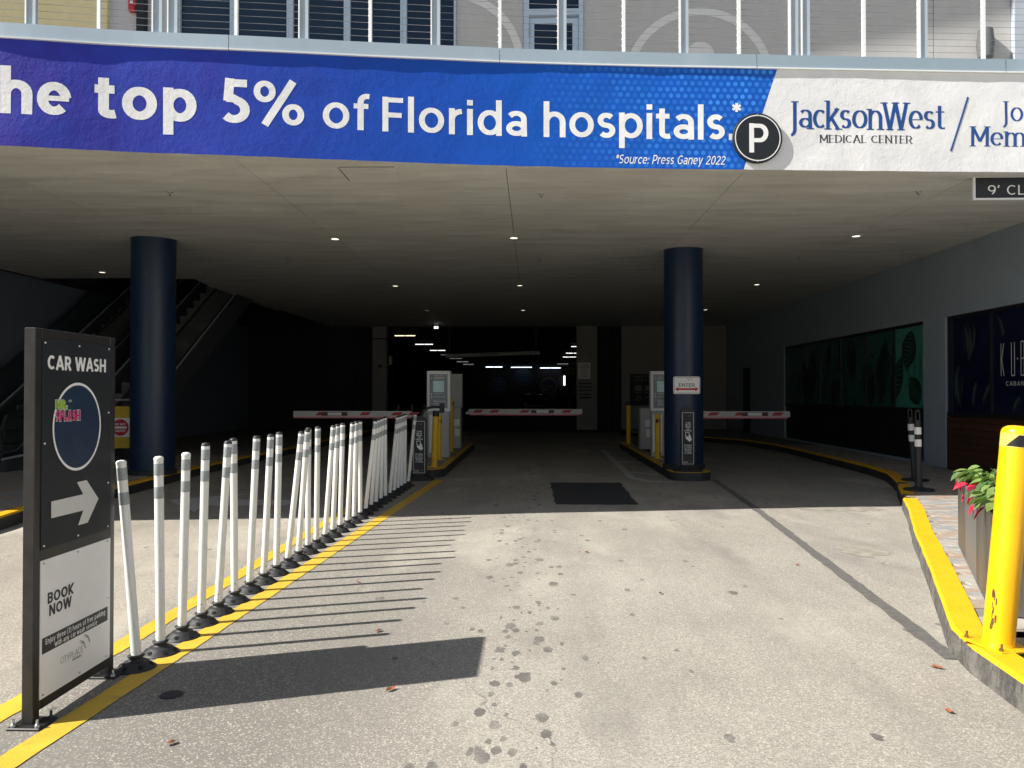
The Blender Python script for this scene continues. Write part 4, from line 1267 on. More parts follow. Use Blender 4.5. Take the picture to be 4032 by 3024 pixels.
for lb, x, y, rz in (('dark car glimpsed left of the tall payment kiosk', -6.7, 50, .5), ('car in the lit corner by the blue billboard', 3.6, 72, .4)):
    c = copy_tree(c0); c['label'] = lb; c.location = (x, y, 0); c.rotation_euler = (0, 0, rz)

for i, x in enumerate((-6.9, -5.9, -5.3, -4.75)):
    mb = MB(); mb.lathe([(.07, 0), (.07, 1.0), (.05, 1.04)], 'garage_wall', 12, (x, 34, 0))
    tag(mb.build('grey_bollard'), ('leftmost', 'second from left', 'third from left', 'rightmost')[i] + ' dim grey bollard inside the garage behind the left barrier arm', 'bollard', 'grey bollards inside the garage')

# signs on the garage front
t_ = thing('tow_away_sign', 'white rectangular tow away notice on the right pilaster', 'sign', (1.958, YG - .06, 2.385))
mb = MB(); mb.box(-.24, -.012, -.31, .24, 0, .31, 'kiosk', bev=.01); mb.build('panel', t_)
Pq = plane((0, -.012, 0), (1, 0, 0), (0, -1, 0), .002); mb = MB()
put_text(mb, 'TOW AWAY ZONE', .38, .06, lambda u, v, l=0: Pq(u - .19, .1 + v, l), 'print_dark', .2)
for k in range(5): rect(mb, -.16 + (k % 2) * .03, .06 - k * .07 - .01, .16 - (k % 3) * .02, .06 - k * .07 + .012, Pq, 'print_midgrey')
rect(mb, -.17, .2, .17, .235, Pq, 'print_midgrey'); mb.build('lettering', t_)
t_ = thing('rate_board', 'grey board with five dark slots under the tow away notice', 'sign', (2.0, YG - .06, 1.68))
mb = MB(); mb.box(-.3, -.01, -.42, .3, 0, .3, 'garage_wall'); mb.build('panel', t_)
mb = MB()
for k in range(5): mb.box(-.26 + (.04 if k == 4 else 0), -.016, .22 - k * .14 - .02, .26 - (.04 if k == 4 else 0), -.0105, .22 - k * .14 + .015 + (.02 if k == 4 else 0), 'garage_dark')
mb.build('slot_bars', t_)
def poster(name, x0, x1, z0, z1, label, title=None):
    t_ = thing(name, label, 'poster', (x0, YG - .02, z0))
    W_, H_ = x1 - x0, z1 - z0
    mb = MB(); mb.box(0, -.012, 0, W_, 0, H_, 'sign_dark'); mb.build('panel', t_)
    Pq = plane((0, -.012, 0), (1, 0, 0), (0, -1, 0), .003); mb = MB()
    if title:
        put_text(mb, title[0], W_ * .5, H_ * .09, lambda u, v, l=0: Pq(u + W_ * .14, v + H_ * .86, l), 'print_midgrey', .18)
        put_text(mb, title[1], W_ * .4, H_ * .06, lambda u, v, l=0: Pq(u + W_ * .14, v + H_ * .77, l), 'print_midgrey', .14)
    for k in range(3): rect(mb, W_ * (.14 + k * .28), H_ * .47, W_ * (.32 + k * .28), H_ * .63, Pq, 'print_midgrey')
    for k in range(3):
        rect(mb, W_ * (.14 + k * .28), H_ * .4, W_ * (.32 + k * .28), H_ * .42, Pq, 'print_midgrey')
    ring(mb, W_ * .24, H_ * .22, W_ * .05, W_ * .08, Pq, 'print_midgrey', n=4, a0=45, a1=405)
    rect(mb, W_ * .4, H_ * .25, W_ * .7, H_ * .27, Pq, 'print_midgrey')
    mb.build('print', t_)
poster('payment_poster', -9.2, -8.55, 1.24, 2.17, 'small dark poster on the far left garage wall')
poster('payment_poster', 3.72, 5.15, 1.04, 2.265, 'dark PAY FOR PARKING poster behind the right payment kiosk', ('PAY FOR', 'PARKING'))
t_ = thing('security_camera', 'small camera on a bracket at the left pilaster', 'camera', (-5.75, 30.2, 2.6))
mb = MB(); mb.tube([(-.02, .1, 0), (.1, 0, 0), (.22, 0, .1)], .015, 'kiosk_side', 6); mb.build('bracket', t_)
mb = MB(); mb.box(.14, -.06, .02, .26, .06, .36, 'kiosk_side', bev=.015); mb.build('housing', t_)
mb = MB(); mb.lathe([(.07, 0), (.05, .1)], 'rubber', 12, (-.22, 0, -.08)); mb.build('dome', t_)
t_ = thing('emergency_light', 'small twin head emergency lamp hanging under the ceiling', 'light', (-3.62, 29, 3.97))
mb = MB(); mb.box(-.09, -.03, .02, .09, .03, .12, 'kiosk_side'); mb.build('housing', t_)
for s_ in (-1, 1):
    mb = MB(); mb.box(s_ * .045 - .03, -.05, -.05, s_ * .045 + .03, -.03, .02, 'tube'); mb.build('lamp_head', t_)

# downlights and sprinklers on the soffit
def downlight(x, y, mat, label):
    t_ = thing('downlight', label, 'ceiling light', (x, y, ZB), 0, 'round downlights in the soffit')
    mb = MB(); mb.lathe([(.085, -.001), (.085, -.012), (.07, -.014), (.068, -.004)], 'kiosk_side', 24, cap=False); mb.build('trim_ring', t_)
    mb = MB(); mb.lathe([(.067, -.006), (.05, -.0085)], mat, 24); mb.build('lens', t_)
names = {0: 'first', 1: 'second', 2: 'third'}
cols_ = {-3.34: 'left', -.33: 'middle', 5.33: 'right'}
for x in cols_:
    for k, y in enumerate((13.05, 18.8, 24.4)):
        m_ = 'lamp_warm' if not ((x == -3.34 and k == 2)) else 'lamp_dim'
        downlight(x, y, m_, '%s downlight from the front in the %s row of the soffit' % (names[k], cols_[x]))
downlight(-9.25, 16.5, 'lamp_warm', 'downlight by the escalators, left of the left column')
def sprinkler(x, y, label):
    t_ = thing('sprinkler', label, 'sprinkler', (x, y, ZB), 0, 'sprinkler heads in the soffit')
    mb = MB(); mb.lathe([(.035, 0), (.035, -.008), (.01, -.01), (.01, -.04), (.018, -.042), (.018, -.047)], 'steel', 10); mb.build('head', t_)
for x, y, lb in ((-4.7, 9.96, 'small sprinkler head near the blue band, left of the access hatch'), (-4.7, 14.8, 'sprinkler head behind the first left one'), (-7.19, 16.7, 'sprinkler head over the left column'), (-4.7, 19.3, 'third sprinkler head back in the left row'),
                 (.1, 10.18, 'small sprinkler head in the middle of the soffit near the front'), (.12, 15.03, 'sprinkler head in the middle behind the first downlight'), (4.96, 10.2, 'small sprinkler head left of the clearance sign'), (5.05, 15.03, 'sprinkler head behind the right column line')):
    sprinkler(x, y, lb)

# ------------------------------------------------------------------ escalators
def escalator(xc, label):
    t_ = thing('escalator', label, 'escalator', (xc, 14.4, 0))
    k = .6156
    run = 9.0
    def lin(y): return .15 + k * y
    mb = MB()
    for sx in (-1, 1):
        x = sx * .62
        pts = [(-1.2, .0), (0, .0), (run, lin(run) - .5), (run, lin(run) + .25), (0, .42), (-1.2, .35)]
        vs = [(x - .09, a, b) for a, b in pts] + [(x + .09, a, b) for a, b in pts]
        n = 6
        mb.add(vs, [list(range(n)), [n + i for i in range(n)][::-1]] + [(i, n + i, n + (i + 1) % n, (i + 1) % n) for i in range(n)], 'truss_dark')
    mb.build('truss', t_)
    for sx in (-1, 1):
        x = sx * .62
        mb = MB(); pts = [(-1.2, .36), (0, .43), (run, lin(run) + .26), (run, lin(run) + 1.0), (0, 1.12), (-1.1, 1.1)]
        mb.add([(x - .006, a, b) for a, b in pts] + [(x + .006, a, b) for a, b in pts], [list(range(6)), [6 + i for i in range(6)][::-1]], 'esc_glass'); b_ = mb.build('balustrade', t_)
        mb = MB(); mb.tube([(x, -1.2, .45), (x, -1.28, .8), (x, -1.1, 1.12), (x, 0, 1.15), (x, run, lin(run) + 1.03)], .032, 'rubber', 8); mb.build('handrail', b_)
        mb = MB(); mb.box(x - .095, 0, 0, x + .095, .01, .01, 'steel'); 
        mb.tube([(x, -1.2, .37), (x, 0, .44), (x, run, lin(run) + .27)], .022, 'rail', 6); mb.build('trim', b_)
    mb = MB(); mb.box(-.5, -.05, 0, .5, .39, .24, 'esc_step'); mb.box(-.5, -.052, .2, .5, -.05, .22, 'print_midgrey')
    st_me = mb.mesh('step')
    for i in range(22):
        y = i * .4
        o = bpy.data.objects.new('step', st_me); COL.objects.link(o); o.parent = t_; o.location = (0, y + .1, lin(y) - .12)
    mb = MB(); mb.box(-.5, -1.2, .13, .5, .0, .165, 'steel'); mb.build('comb_plate', t_)
tt = NT('balustrade_glass'); tt.color((.02, .03, .03)); tt.rough(.1); tt.b.inputs['Alpha'].default_value = .3; M['esc_glass'] = tt.m
M['truss_dark'] = simple('escalator_truss', (.05, .055, .06), .5)
M['esc_step'] = simple('escalator_step', (.16, .16, .155), .5)
escalator(-8.5, 'escalator nearer the garage opening, rising away behind the left column')
escalator(-10.3, 'escalator against the left wall, rising away into the ceiling opening')

# do not enter board and standing sign
t_ = thing('yellow_barricade', 'yellow barricade board with a red and white DO NOT ENTER sign', 'barricade', (-7.38, 13.4, .15))
mb = MB(); mb.box(-.42, 0, .4, .42, .03, 1.13, 'yellow_board', bev=.01); mb.build('board', t_)
mb = MB(); mb.cyl((-.44, .015, 0), (-.44, .015, 1.24), .015, 'black_metal'); mb.cyl((.44, .015, 0), (.44, .015, 1.24), .015, 'black_metal'); mb.cyl((-.44, .015, 1.24), (.44, .015, 1.24), .015, 'steel'); mb.build('frame', t_)
sg = MB(); sg.box(.05, -.015, .6, .385, 0, .925, 'print_white'); s1 = sg.build('sign_plate', t_)
Pq = plane((.218, -.015, .763), (1, 0, 0), (0, -1, 0), .003); mb = MB(); disc(mb, 0, 0, .145, Pq, 'print_red')
Pr = plane((.218, -.015, .763), (1, 0, 0), (0, -1, 0), .006)
rect(mb, -.11, -.017, .11, .017, Pr, 'print_white'); put_text(mb, 'DO NOT', .19, .038, lambda u, v, l=0: Pr(u - .095, v + .038, l), 'print_white', .2); put_text(mb, 'ENTER', .17, .038, lambda u, v, l=0: Pr(u - .085, v - .076, l), 'print_white', .2); mb.build('print', s1)
t_ = thing('standing_notice', 'narrow dark standing notice against the left wall', 'sign', (-10.75, 16.3, .15))
mb = MB(); mb.box(-.22, 0, .05, .22, .03, 1.12, 'sign_dark'); mb.box(-.24, -.1, 0, .24, .13, .05, 'rubber'); mb.build('panel', t_)
mb = MB(); Pq = plane((0, 0, 0), (1, 0, 0), (0, -1, 0), .003)
rr = random.Random(3)
for k in range(11):
    hw = rr.uniform(.08, .17); rect(mb, -hw, .9 - k * .06, hw, .92 - k * .06, Pq, 'print_midgrey')
mb.build('print', t_)

# ------------------------------------------------------------------ kiosks, bollards, barriers
def kiosk(x, y, label):
    t_ = thing('payment_kiosk', label, 'payment kiosk', (x, y, .152))
    mb = MB(); mb.box(-.25, 0, .97, .25, .22, 1.83, 'kiosk', bev=.012); hd = mb.build('head', t_)
    mb = MB(); mb.box(-.253, .03, .98, -.2495, .2, 1.82, 'kiosk_side'); mb.build('side_panel', hd)
    mb = MB(); mb.box(-.19, -.006, 1.04, .19, .001, 1.76, 'kiosk_screen'); sc = mb.build('display', hd)
    Pq = plane((0, -.006, 0), (1, 0, 0), (0, -1, 0), .002); mb = MB()
    rect(mb, -.115, 1.38, .115, 1.62, Pq, 'label_cyan')
    put_text(mb, 'How to Park', .16, .022, lambda u, v, l=0: Pq(u - .08, v + 1.715, l), 'print_white', .16)
    for n_, z in (('1.', 1.655), ('2.', 1.325), ('3.', 1.26)):
        put_text(mb, n_, .032, .042, lambda u, v, l=0: Pq(u - .16, v + z, l), 'print_white', .22)
    for z, w_ in ((1.68, .24), (1.655, .2), (1.335, .2), (1.275, .24), (1.2, .05), (1.18, .24), (1.14, .1), (1.1, .2)):
        rect(mb, -.1, z, -.1 + w_, z + .013, Pq, 'print_grey')
    mb.build('lettering', sc)
    mb = MB(); mb.box(-.23, .02, 0, .23, .2, .97, 'kiosk_side', bev=.01); mb.box(-.2, .012, .1, .0, .02, .9, 'kiosk'); mb.build('body', t_)
    return t_
k1 = kiosk(-2.01, 16.5, 'grey white payment kiosk with cyan label, behind the left yellow bollards')
k2 = copy_tree(k1); k2['label'] = 'payment kiosk half hidden behind the ENTER column'; k2.location = (2.75, 16.8, .152)
def gate(x, y, d, L, z, label, lab2, tip=.1):
    arm = label is not None
    t_ = thing('gate_cabinet', lab2, 'gate cabinet', (x, y, .152))
    mb = MB(); mb.box(-.15, 0, 0, .15, .32, 1.0, 'kiosk_side', bev=.015); mb.box(-.02, -.004, .55, .12, .0, .72, 'kiosk'); mb.box(.0, -.004, .3, .12, .0, .48, 'kiosk'); mb.build('housing', t_)
    if not arm: return
    a_ = thing('barrier_arm', label, 'barrier arm', (x + d * .28, y - .06, z))
    h_ = .062
    mb = MB()
    pts = [(0, -h_), (L, -h_), (L, h_), (tip, h_), (0, -h_ + .03)]
    pts = [(d * a, b) for a, b in pts]
    M4 = Matrix(((1, 0, 0, 0), (0, 0, -1, 0), (0, 1, 0, 0), (0, 0, 0, 1)))
    mb.prism(pts, -.02, .02, 'barrier', None, M4); mb.build('beam', a_)
    mb = MB(); mb.box(min(0.1 * d, d * L), -.015, -h_ - .03, max(.1 * d, d * L - d * .05), .015, -h_, 'barrier_pink'); mb.build('rubber_edge', a_)
    mb = MB(); Pq = plane((0, -.02, 0), (1, 0, 0), (0, -1, 0), .002)
    for f in (.06, .2, .46, .82):
        c_ = d * (L * f); flat(mb, [(c_, -.03), (c_ + .2, -.03), (c_ + .27, .04), (c_ + .07, .04)], Pq, 'barrier_red')
    mb.build('red_stripe', a_)
    mb = MB(); c_ = d * L * .66; mb.box(c_ - .28, -.026, -.04, c_ + .28, -.0215, .04, 'barrier_plate'); mb.box(c_ - .15, -.03, -.032, c_ + .15, -.027, .032, 'kiosk'); mb.build('badge', a_)
gate(-1.95, 19.3, 1, 2.86, 1.06, 'white and red barrier arm across the middle lane', 'grey gate cabinet behind the left payment kiosk')
gate(-2.28, 16.95, -1, 2.66, 1.06, 'white and red barrier arm across the left exit lane, behind the posts', 'gate cabinet beside the left payment kiosk')
gate(2.72, 19.0, 1, .05, 1.06, None, 'gate cabinet with white labels behind the right kiosk')
gate(3.0, 16.96, 1, 2.2, 1.06, 'white and red barrier arm across the right lane, right of the ENTER column', 'gate cabinet hidden behind the ENTER column')
# second kiosk head behind the left one
t_ = thing('ticket_machine', 'plain grey box behind the left payment kiosk', 'ticket machine', (-2.06, 19.75, .152))
mb = MB(); mb.box(-.25, 0, .98, .25, .3, 1.85, 'kiosk_side', bev=.012); mb.build('head', t_)
mb = MB(); mb.box(-.18, .05, 0, .18, .25, .98, 'kiosk_side', bev=.01); mb.build('body', t_)
mb = MB()
for k in range(5): mb.box(.06, -.003, 1.68 - k * .05, .16, -.0005, 1.695 - k * .05, 'garage_wall')
mb.build('vent', t_)

def small_bollard(x, y, h_, r_, label, cap=None, stripe=True):
    t_ = thing('yellow_bollard', label, 'bollard', (x, y, .152), 0, 'yellow bollards on the islands')
    mb = MB(); mb.lathe([(r_, 0), (r_, h_ - .03), (r_ * .85, h_ - .008), (r_ * .4, h_)], 'indoor_yellow', 20); mb.build('post', t_)
    mb = MB(); mb.box(-r_ - .05, -r_ - .05, 0, r_ + .05, r_ + .05, .012, 'indoor_yellow'); mb.build('base_plate', t_)
    if cap:
        mb = MB(); mb.lathe([(r_ + .004, h_ - .1), (r_ + .004, h_ + .004)], 'rubber', 20); mb.build('cap', t_)
    if stripe:
        mb = MB()
        for k in range(2):
            a0 = -PI / 2 - .9 + k * 1.5; vs = []
            for i in range(6):
                for j in range(5):
                    a = a0 + i * .16 + j * .1
                    vs.append(((r_ + .002) * math.cos(a), (r_ + .002) * math.sin(a), h_ - .17 + j * .02 - i * .006))
            mb.add(vs, [(i * 5 + j, i * 5 + 5 + j, i * 5 + 6 + j, i * 5 + j + 1) for i in range(5) for j in range(4)], 'rubber')
        mb.build('stripe', t_)
    return t_
b1 = small_bollard(-1.83, 14.35, 1.03, .058, 'yellow bollard carrying the black card reader', True, False)
b1.rotation_euler = (0, math.radians(2), 0)
small_bollard(-1.93, 15.95, .93, .05, 'short yellow bollard just behind the card reader bollard')
small_bollard(-1.92, 18.1, 1.27, .066, 'tall yellow bollard right of the left payment kiosk')
small_bollard(2.57, 16.3, .93, .06, 'yellow bollard in front of the right payment kiosk')
small_bollard(2.57, 21.3, 1.13, .062, 'black capped yellow bollard at the back of the right island', True, False)
t_ = thing('card_reader', 'black gooseneck card reader leaning over the yellow bollard', 'card reader', (-1.8, 14.28, 1.2))
pts = [(-.26, .02, -.12), (-.22, .02, -.02), (-.13, .02, .04), (-.02, .02, .055), (.1, .02, .055)]
mb = MB(); mb.tube(pts, .024, 'rubber', 10); mb.build('gooseneck', t_)
mb = MB(); mb.box(.08, -.04, -.05, .16, .08, .12, 'rubber', bev=.01); mb.build('reader', t_)

def scan_sign(x, y, label, z0=0):
    t_ = thing('scan_sign', label, 'sign', (x, y, z0))
    w_ = .125
    mb = MB(); H_ = 1.13 - z0 * .1
    pts = [(-w_, .1)] + [(w_, .1)] + [(w_ * math.cos(a * PI / 8), H_ - .09 + .07 * math.sin(a * PI / 8)) for a in range(9)]
    M4 = Matrix(((1, 0, 0, 0), (0, 0, -1, 0), (0, 1, 0, 0), (0, 0, 0, 1)))
    mb.prism(pts, -.03, .03, 'rubber', None, M4); mb.build('body', t_)
    mb = MB(); mb.lathe([(.26, 0), (.25, .03), (.15, .06), (.13, .1)], 'rubber', 28); mb.build('base', t_)
    Pq = plane((0, -.03, 0), (1, 0, 0), (0, -1, 0), .003); mb = MB()
    for a in ((-.1, .12, .1, .128), (-.1, 1.015, .1, 1.023), (-.1, .128, -.092, 1.015), (.092, .128, .1, 1.015)): rect(mb, a[0], a[1] , a[2], a[3], Pq, 'print_grey')
    for k, s_ in enumerate(('SCAN', 'QR TO', 'ENTER', 'THE', 'GARAGE')):
        put_text(mb, s_, None, .024, lambda u, v, l=0: Pq(u, v + .83 - k * .034, l), 'print_white', .2, .14, center=True)
    for k, s_ in enumerate(('ESCANEA', 'EL CÓDIGO', 'QR PARA', 'ENTRAR', 'AL GARAJE')):
        put_text(mb, s_, .13 if len(s_) > 6 else None, .022, lambda u, v, l=0: Pq(u, v + .44 - k * .034, l), 'print_white', .18, .14, center=True)
    logo_arcs(mb, .02, .945, .05, Pq, 'print_midgrey', .1)
    # phone in a hand
    for a in ((-.045, .60, -.035, .68), (.015, .60, .025, .68), (-.045, .67, .025, .68), (-.045, .6, .025, .61)): rect(mb, *a, Pq, 'print_white')
    flat(mb, [(.025, .65), (.05, .61), (.055, .57), (.07, .55), (.03, .51), (-.01, .545), (-.03, .56), (-.045, .59), (.02, .595)], Pq, 'print_white', 1)
    put_text(mb, 'icon', .09, .026, lambda u, v, l=0: Pq(u - .08, v + .17, l), 'print_orange', .14, .12)
    rect(mb, -.08, .15, .0, .16, Pq, 'print_grey')
    ring(mb, .05, .165, .012, .017, Pq, 'print_orange', 0, 16)
    mb.build('lettering', t_)
scan_sign(-1.99, 13.6, 'black SCAN QR TO ENTER sign at the end of the white post row')
scan_sign(2.69, 13.76, 'black SCAN QR TO ENTER sign leaning on the ENTER column', .15)

# ENTER plate on the column
t_ = thing('enter_sign', 'white ENTER plate with a red double arrow on the navy column', 'sign', (2.7, 13.875, 1.648))
def rrect(w_, h_, r_, n=5):
    out = []
    for cx, cy, a0 in ((w_ - r_, -h_ + r_, -90), (w_ - r_, h_ - r_, 0), (-w_ + r_, h_ - r_, 90), (-w_ + r_, -h_ + r_, 180)):
        for k in range(n): a = math.radians(a0 + 90 * k / (n - 1)); out.append((cx + r_ * math.cos(a), cy + r_ * math.sin(a)))
    return out
M4 = Matrix(((1, 0, 0, 0), (0, 0, 1, 0), (0, 1, 0, 0), (0, 0, 0, 1)))
mb = MB(); mb.prism(rrect(.235, .153, .035), 0, .004, 'print_white', None, M4); mb.build('plate', t_)
Pq = plane((0, 0, 0), (1, 0, 0), (0, -1, 0), .002); mb = MB()
a_, b_ = rrect(.222, .14, .03), rrect(.216, .134, .027)
n = len(a_); mb.add([Pq(*p) for p in a_ + b_], [(i, (i + 1) % n, n + (i + 1) % n, n + i) for i in range(n)], 'print_dark')
put_text(mb, 'ENTER', .275, .062, lambda u, v, l=0: Pq(u - .1375, v - .028, l), 'print_dark', .15)
flat(mb, [(-.205, -.068), (-.15, -.108), (-.15, -.085), (.15, -.085), (.15, -.108), (.205, -.068), (.15, -.028), (.15, -.051), (-.15, -.051), (-.15, -.028)], Pq, 'print_red')
put_text(mb, 'CITYPLACE', .11, .022, lambda u, v, l=0: Pq(u - .11, v + .062, l), 'print_grey', .1); logo_arcs(mb, .03, .07, .09, Pq, 'print_midgrey', .06)
mb.build('print', t_)

# 9' CLEARANCE board hanging under the band
t_ = thing('clearance_sign', "black 9' CLEARANCE board in a white frame under the band at right", 'sign', (5.30, 9.55, 3.835))
L_ = 1.75
mb = MB(); mb.box(0, 0, 0, L_, .03, .022, 'kiosk'); mb.box(0, 0, .27, L_, .03, .305, 'kiosk'); mb.box(0, 0, .022, .026, .03, .27, 'kiosk'); mb.box(L_ - .026, 0, .022, L_, .03, .27, 'kiosk'); mb.build('frame', t_)
mb = MB(); mb.box(.026, .006, .022, L_ - .026, .026, .27, 'sign_dark'); mb.build('board', t_)
mb = MB(); put_text(mb, "9' CLEARANCE", 1.32, .118, plane((.175, .006, .06), (1, 0, 0), (0, -1, 0), .002), 'print_white', .12, .17); mb.build('lettering', t_)

# round P sign
cxp = 2.60
t_ = thing('parking_sign', 'round black parking sign with a white P fixed on the band', 'sign', (cxp, FY(cxp) - .01, 4.468))
nn = fnorm(cxp); t_.rotation_euler = (0, 0, math.atan2(nn.y, nn.x) + PI / 2)
mb = MB(); mb.lathe([(.291, 0), (.291, .024), (.286, .028)], 'sign_dark', 64, (0, 0, 0), (0, -1, 0)); mb.build('drum', t_)
Pq = plane((0, -.028, 0), (1, 0, 0), (0, -1, 0), .002); mb = MB(); ring(mb, 0, 0, .257, .269, Pq, 'print_white', 0, 64)
put_text(mb, 'P', .225, .34, lambda u, v, l=0: Pq(u - .1, v - .17, l), 'print_white', .165); mb.build('lettering', t_)
mb = MB()
for s_ in (-1, 1): mb.lathe([(.008, .028), (.006, .034)], 'steel', 8, (0, 0, s_ * .276), (0, -1, 0))
mb.build('bolt', t_)

# fire alarm and wall lamps upstairs
t_ = thing('fire_alarm', 'red fire alarm horn on the pale upper wall', 'alarm', (-5.47, UY, 6.8))
mb = MB(); mb.box(-.06, -.05, -.02, .06, 0, .09, 'red_plastic', bev=.01); mb.box(-.05, -.08, -.1, .06, 0, -.02, 'red_plastic', bev=.02); mb.build('housing', t_)
mb = MB(); mb.box(-.025, -.058, .015, .015, -.05, .055, 'kiosk'); mb.build('strobe', t_)
t_ = thing('dark_block', 'dark upright block beside the red fire alarm', 'pipe', (-5.33, UY, 0)); mb = MB(); mb.box(-.06, -.1, 5.36, .06, 0, 7.5, 'sign_dark', bev=.01); mb.build('cover', t_)  # plain dark block fixed to the wall
t_ = thing('wall_lamp', 'dark half round lamp on the sunlit part of the upper wall', 'lamp', (5.96, UY, 6.1))
mb = MB(); mb.lathe([(.09, -.17), (.11, 0), (.09, .2)], 'planter_plain', 24, (0, -.07, 0)); mb.build('shade', t_)

# ------------------------------------------------------------------ delineator posts
def delineator(capmat):
    t_ = thing('delineator_post', '', 'delineator post')
    mb = MB(); mb.lathe([(.105, 0), (.105, .006), (.093, .014), (.068, .034), (.06, .043), (.046, .046), (.036, .052), (.034, .062), (.043, .07), (.044, .076), (.03, .08)], 'rubber', 28)
    for k in range(6):
        a = k * PI / 3 + .3
        mb.lathe([(.013, -.004), (.013, .0022), (.012, .0025)], 'hole_shade', 12, (.081 * math.cos(a), .081 * math.sin(a), .0245), (math.cos(a) * .62, math.sin(a) * .62, .78))  # black discs stand in for the shade inside the base holes
    mb.build('base', t_)
    mb = MB(); mb.lathe([(.0255, .078), (.0255, 1.17)], 'post_white', 24); mb.lathe([(.027, .1), (.027, .106)], 'post_white', 24, cap=False)
    mb.lathe([(.004, .0), (.004, .003)], 'rubber', 8, (.0, -.0255, .135), (0, -1, 0)); mb.build('tube', t_)
    for a, b in ((1.07, 1.14), (.932, 1.002)):
        mb = MB(); mb.lathe([(.0262, a), (.0264, a + .001), (.0264, b - .001), (.0262, b)], 'post_grey', 24, cap=False); mb.build('reflective_band', t_)
    mb = MB(); mb.lathe([(.0268, 1.162), (.0268, 1.172), (.02, 1.18), (.008, 1.183)], capmat, 24); mb.build('cap', t_)
    return t_
PO = [(-2.17, 4.23, -.07), (-2.155, 4.48, 0), (-2.16, 4.77, .03), (-2.16, 5.05, .03), (-2.155, 5.31, .07), (-2.155, 5.6, 0), (-2.15, 5.89, .05), (-2.14, 6.17, .06), (-2.135, 6.46, .02), (-2.13, 6.75, .12),
      (-2.125, 7.04, .085), (-2.125, 7.33, .01), (-2.12, 7.6, .02), (-2.11, 7.89, .08), (-2.105, 8.17, .05), (-2.1, 8.46, .03), (-2.09, 8.76, .06), (-2.085, 9.05, .03), (-2.08, 9.35, 0), (-2.08, 9.66, .12),
      (-2.08, 9.99, .09), (-2.075, 10.27, .06), (-2.075, 10.6, .03), (-2.065, 10.87, -.005), (-2.06, 11.19, .11), (-2.055, 11.5, .085), (-2.05, 11.79, .06), (-2.045, 12.07, .035), (-2.04, 12.36, .01), (-2.03, 12.66, .11)]
ordn = ['first', 'second', 'third', 'fourth', 'fifth', 'sixth', 'seventh', 'eighth', 'ninth', 'tenth', 'eleventh', 'twelfth', 'thirteenth', 'fourteenth', 'fifteenth', 'sixteenth', 'seventeenth', 'eighteenth', 'nineteenth', 'twentieth',
        'twenty first', 'twenty second', 'twenty third', 'twenty fourth', 'twenty fifth', 'twenty sixth', 'twenty seventh', 'twenty eighth', 'twenty ninth', 'last']
pw = delineator('post_white'); pb = None
for i, (x, y, dx) in enumerate(PO):
    if i == 0: o = pw
    elif i < 3: o = copy_tree(pw)
    elif i == 3: pb = delineator('rubber'); o = pb
    else: o = copy_tree(pb)
    o.location = (x, y, 0)
    tilt = math.atan2(dx, 1.05)
    o.rotation_euler = (0, 0, rnd.uniform(0, 6.28))
    ch = [c for c in o.children if not c.name.startswith('base')]
    dy = -.02 + rnd.uniform(-.015, .015)
    R_ = Matrix.Rotation(-o.rotation_euler.z, 4, 'Z') @ Matrix.Rotation(tilt, 4, 'Y') @ Matrix.Rotation(-dy, 4, 'X') @ Matrix.Rotation(o.rotation_euler.z, 4, 'Z')
    Tm = Matrix.Translation((0, 0, .09)) @ R_ @ Matrix.Translation((0, 0, -.09))
    for c in ch: c.matrix_local = Tm
    lean = 'leaning left' if dx < -.03 else ('leaning right' if dx > .07 else ('slightly tilted right' if dx > .035 else 'upright'))
    o['label'] = '%s white delineator post behind the car wash sign, %s, %s cap' % (ordn[i], lean, 'white' if i < 3 else 'black')
    if i == 29: o['label'] = 'last white delineator post of the row, leaning right beside the scan sign'
    o['group'] = 'white delineator posts along the yellow line'
    if i == 0: o.scale = (1, 1, .965)

# ------------------------------------------------------------------ car wash sign
cs = thing('car_wash_sign', 'tall black framed CAR WASH sign with an arrow above a pale BOOK NOW panel', 'sign')
mb = MB()
ya, yb, xa, xb = 3.475, 4.155, -2.305, -2.253
mb.box(xa, ya, .012, xb, ya + .05, 1.80, 'black_metal', bev=.003); mb.build('frame_post', cs)
mb = MB(); mb.box(xa, yb - .05, .012, xb, yb, 1.80, 'black_metal', bev=.003); mb.build('frame_post', cs)
for z0, z1 in ((1.752, 1.80), (.73, .785), (.055, .105)):
    mb = MB(); mb.box(xa + .001, ya + .05, z0, xb - .001, yb - .05, z1, 'black_metal', bev=.003); mb.build('frame_rail', cs)
for y in (ya + .025, yb - .025):
    mb = MB(); mb.box(-2.345, y - .07, 0, -2.195, y + .07, .012, 'black_metal', bev=.003)
    for sx in (-1, 1):
        for sy in (-1, 1): mb.lathe([(.011, .012), (.011, .022), (.006, .024), (.006, .045)], 'steel' if sy < 0 else 'rubber', 8, (-2.27 + sx * .055, y + sy * .05, 0))
    mb.build('foot_plate', cs)
mb = MB(); mb.box(xb - .012, ya + .045, .783, xb + .004, yb - .048, 1.756, 'sign_dark'); up_ = mb.build('upper_panel', cs)
mb = MB(); mb.box(xb - .012, ya + .045, .103, xb + .004, yb - .048, .734, 'sign_grey'); lo_ = mb.build('lower_panel', cs)
Pc = plane((xb + .004, 0, 0), (0, 1, 0), (1, 0, 0), .001)
mb = MB()
put_text(mb, 'CAR WASH', .492, .068, lambda u, v, l=0: Pc(3.558 + u, v + 1.612, l), 'print_white', .22, .09)
disc(mb, 3.801, 1.338, .2, lambda a, b, l=0: Pc(a, b, 0), 'sign_navy', 0, 56, 1.06)
P2 = lambda a, b, l=0: Pc(a, b, l + 3)
ring(mb, 3.801, 1.338, .192, .204, P2, 'print_white', 2, 64, sy=1.06)
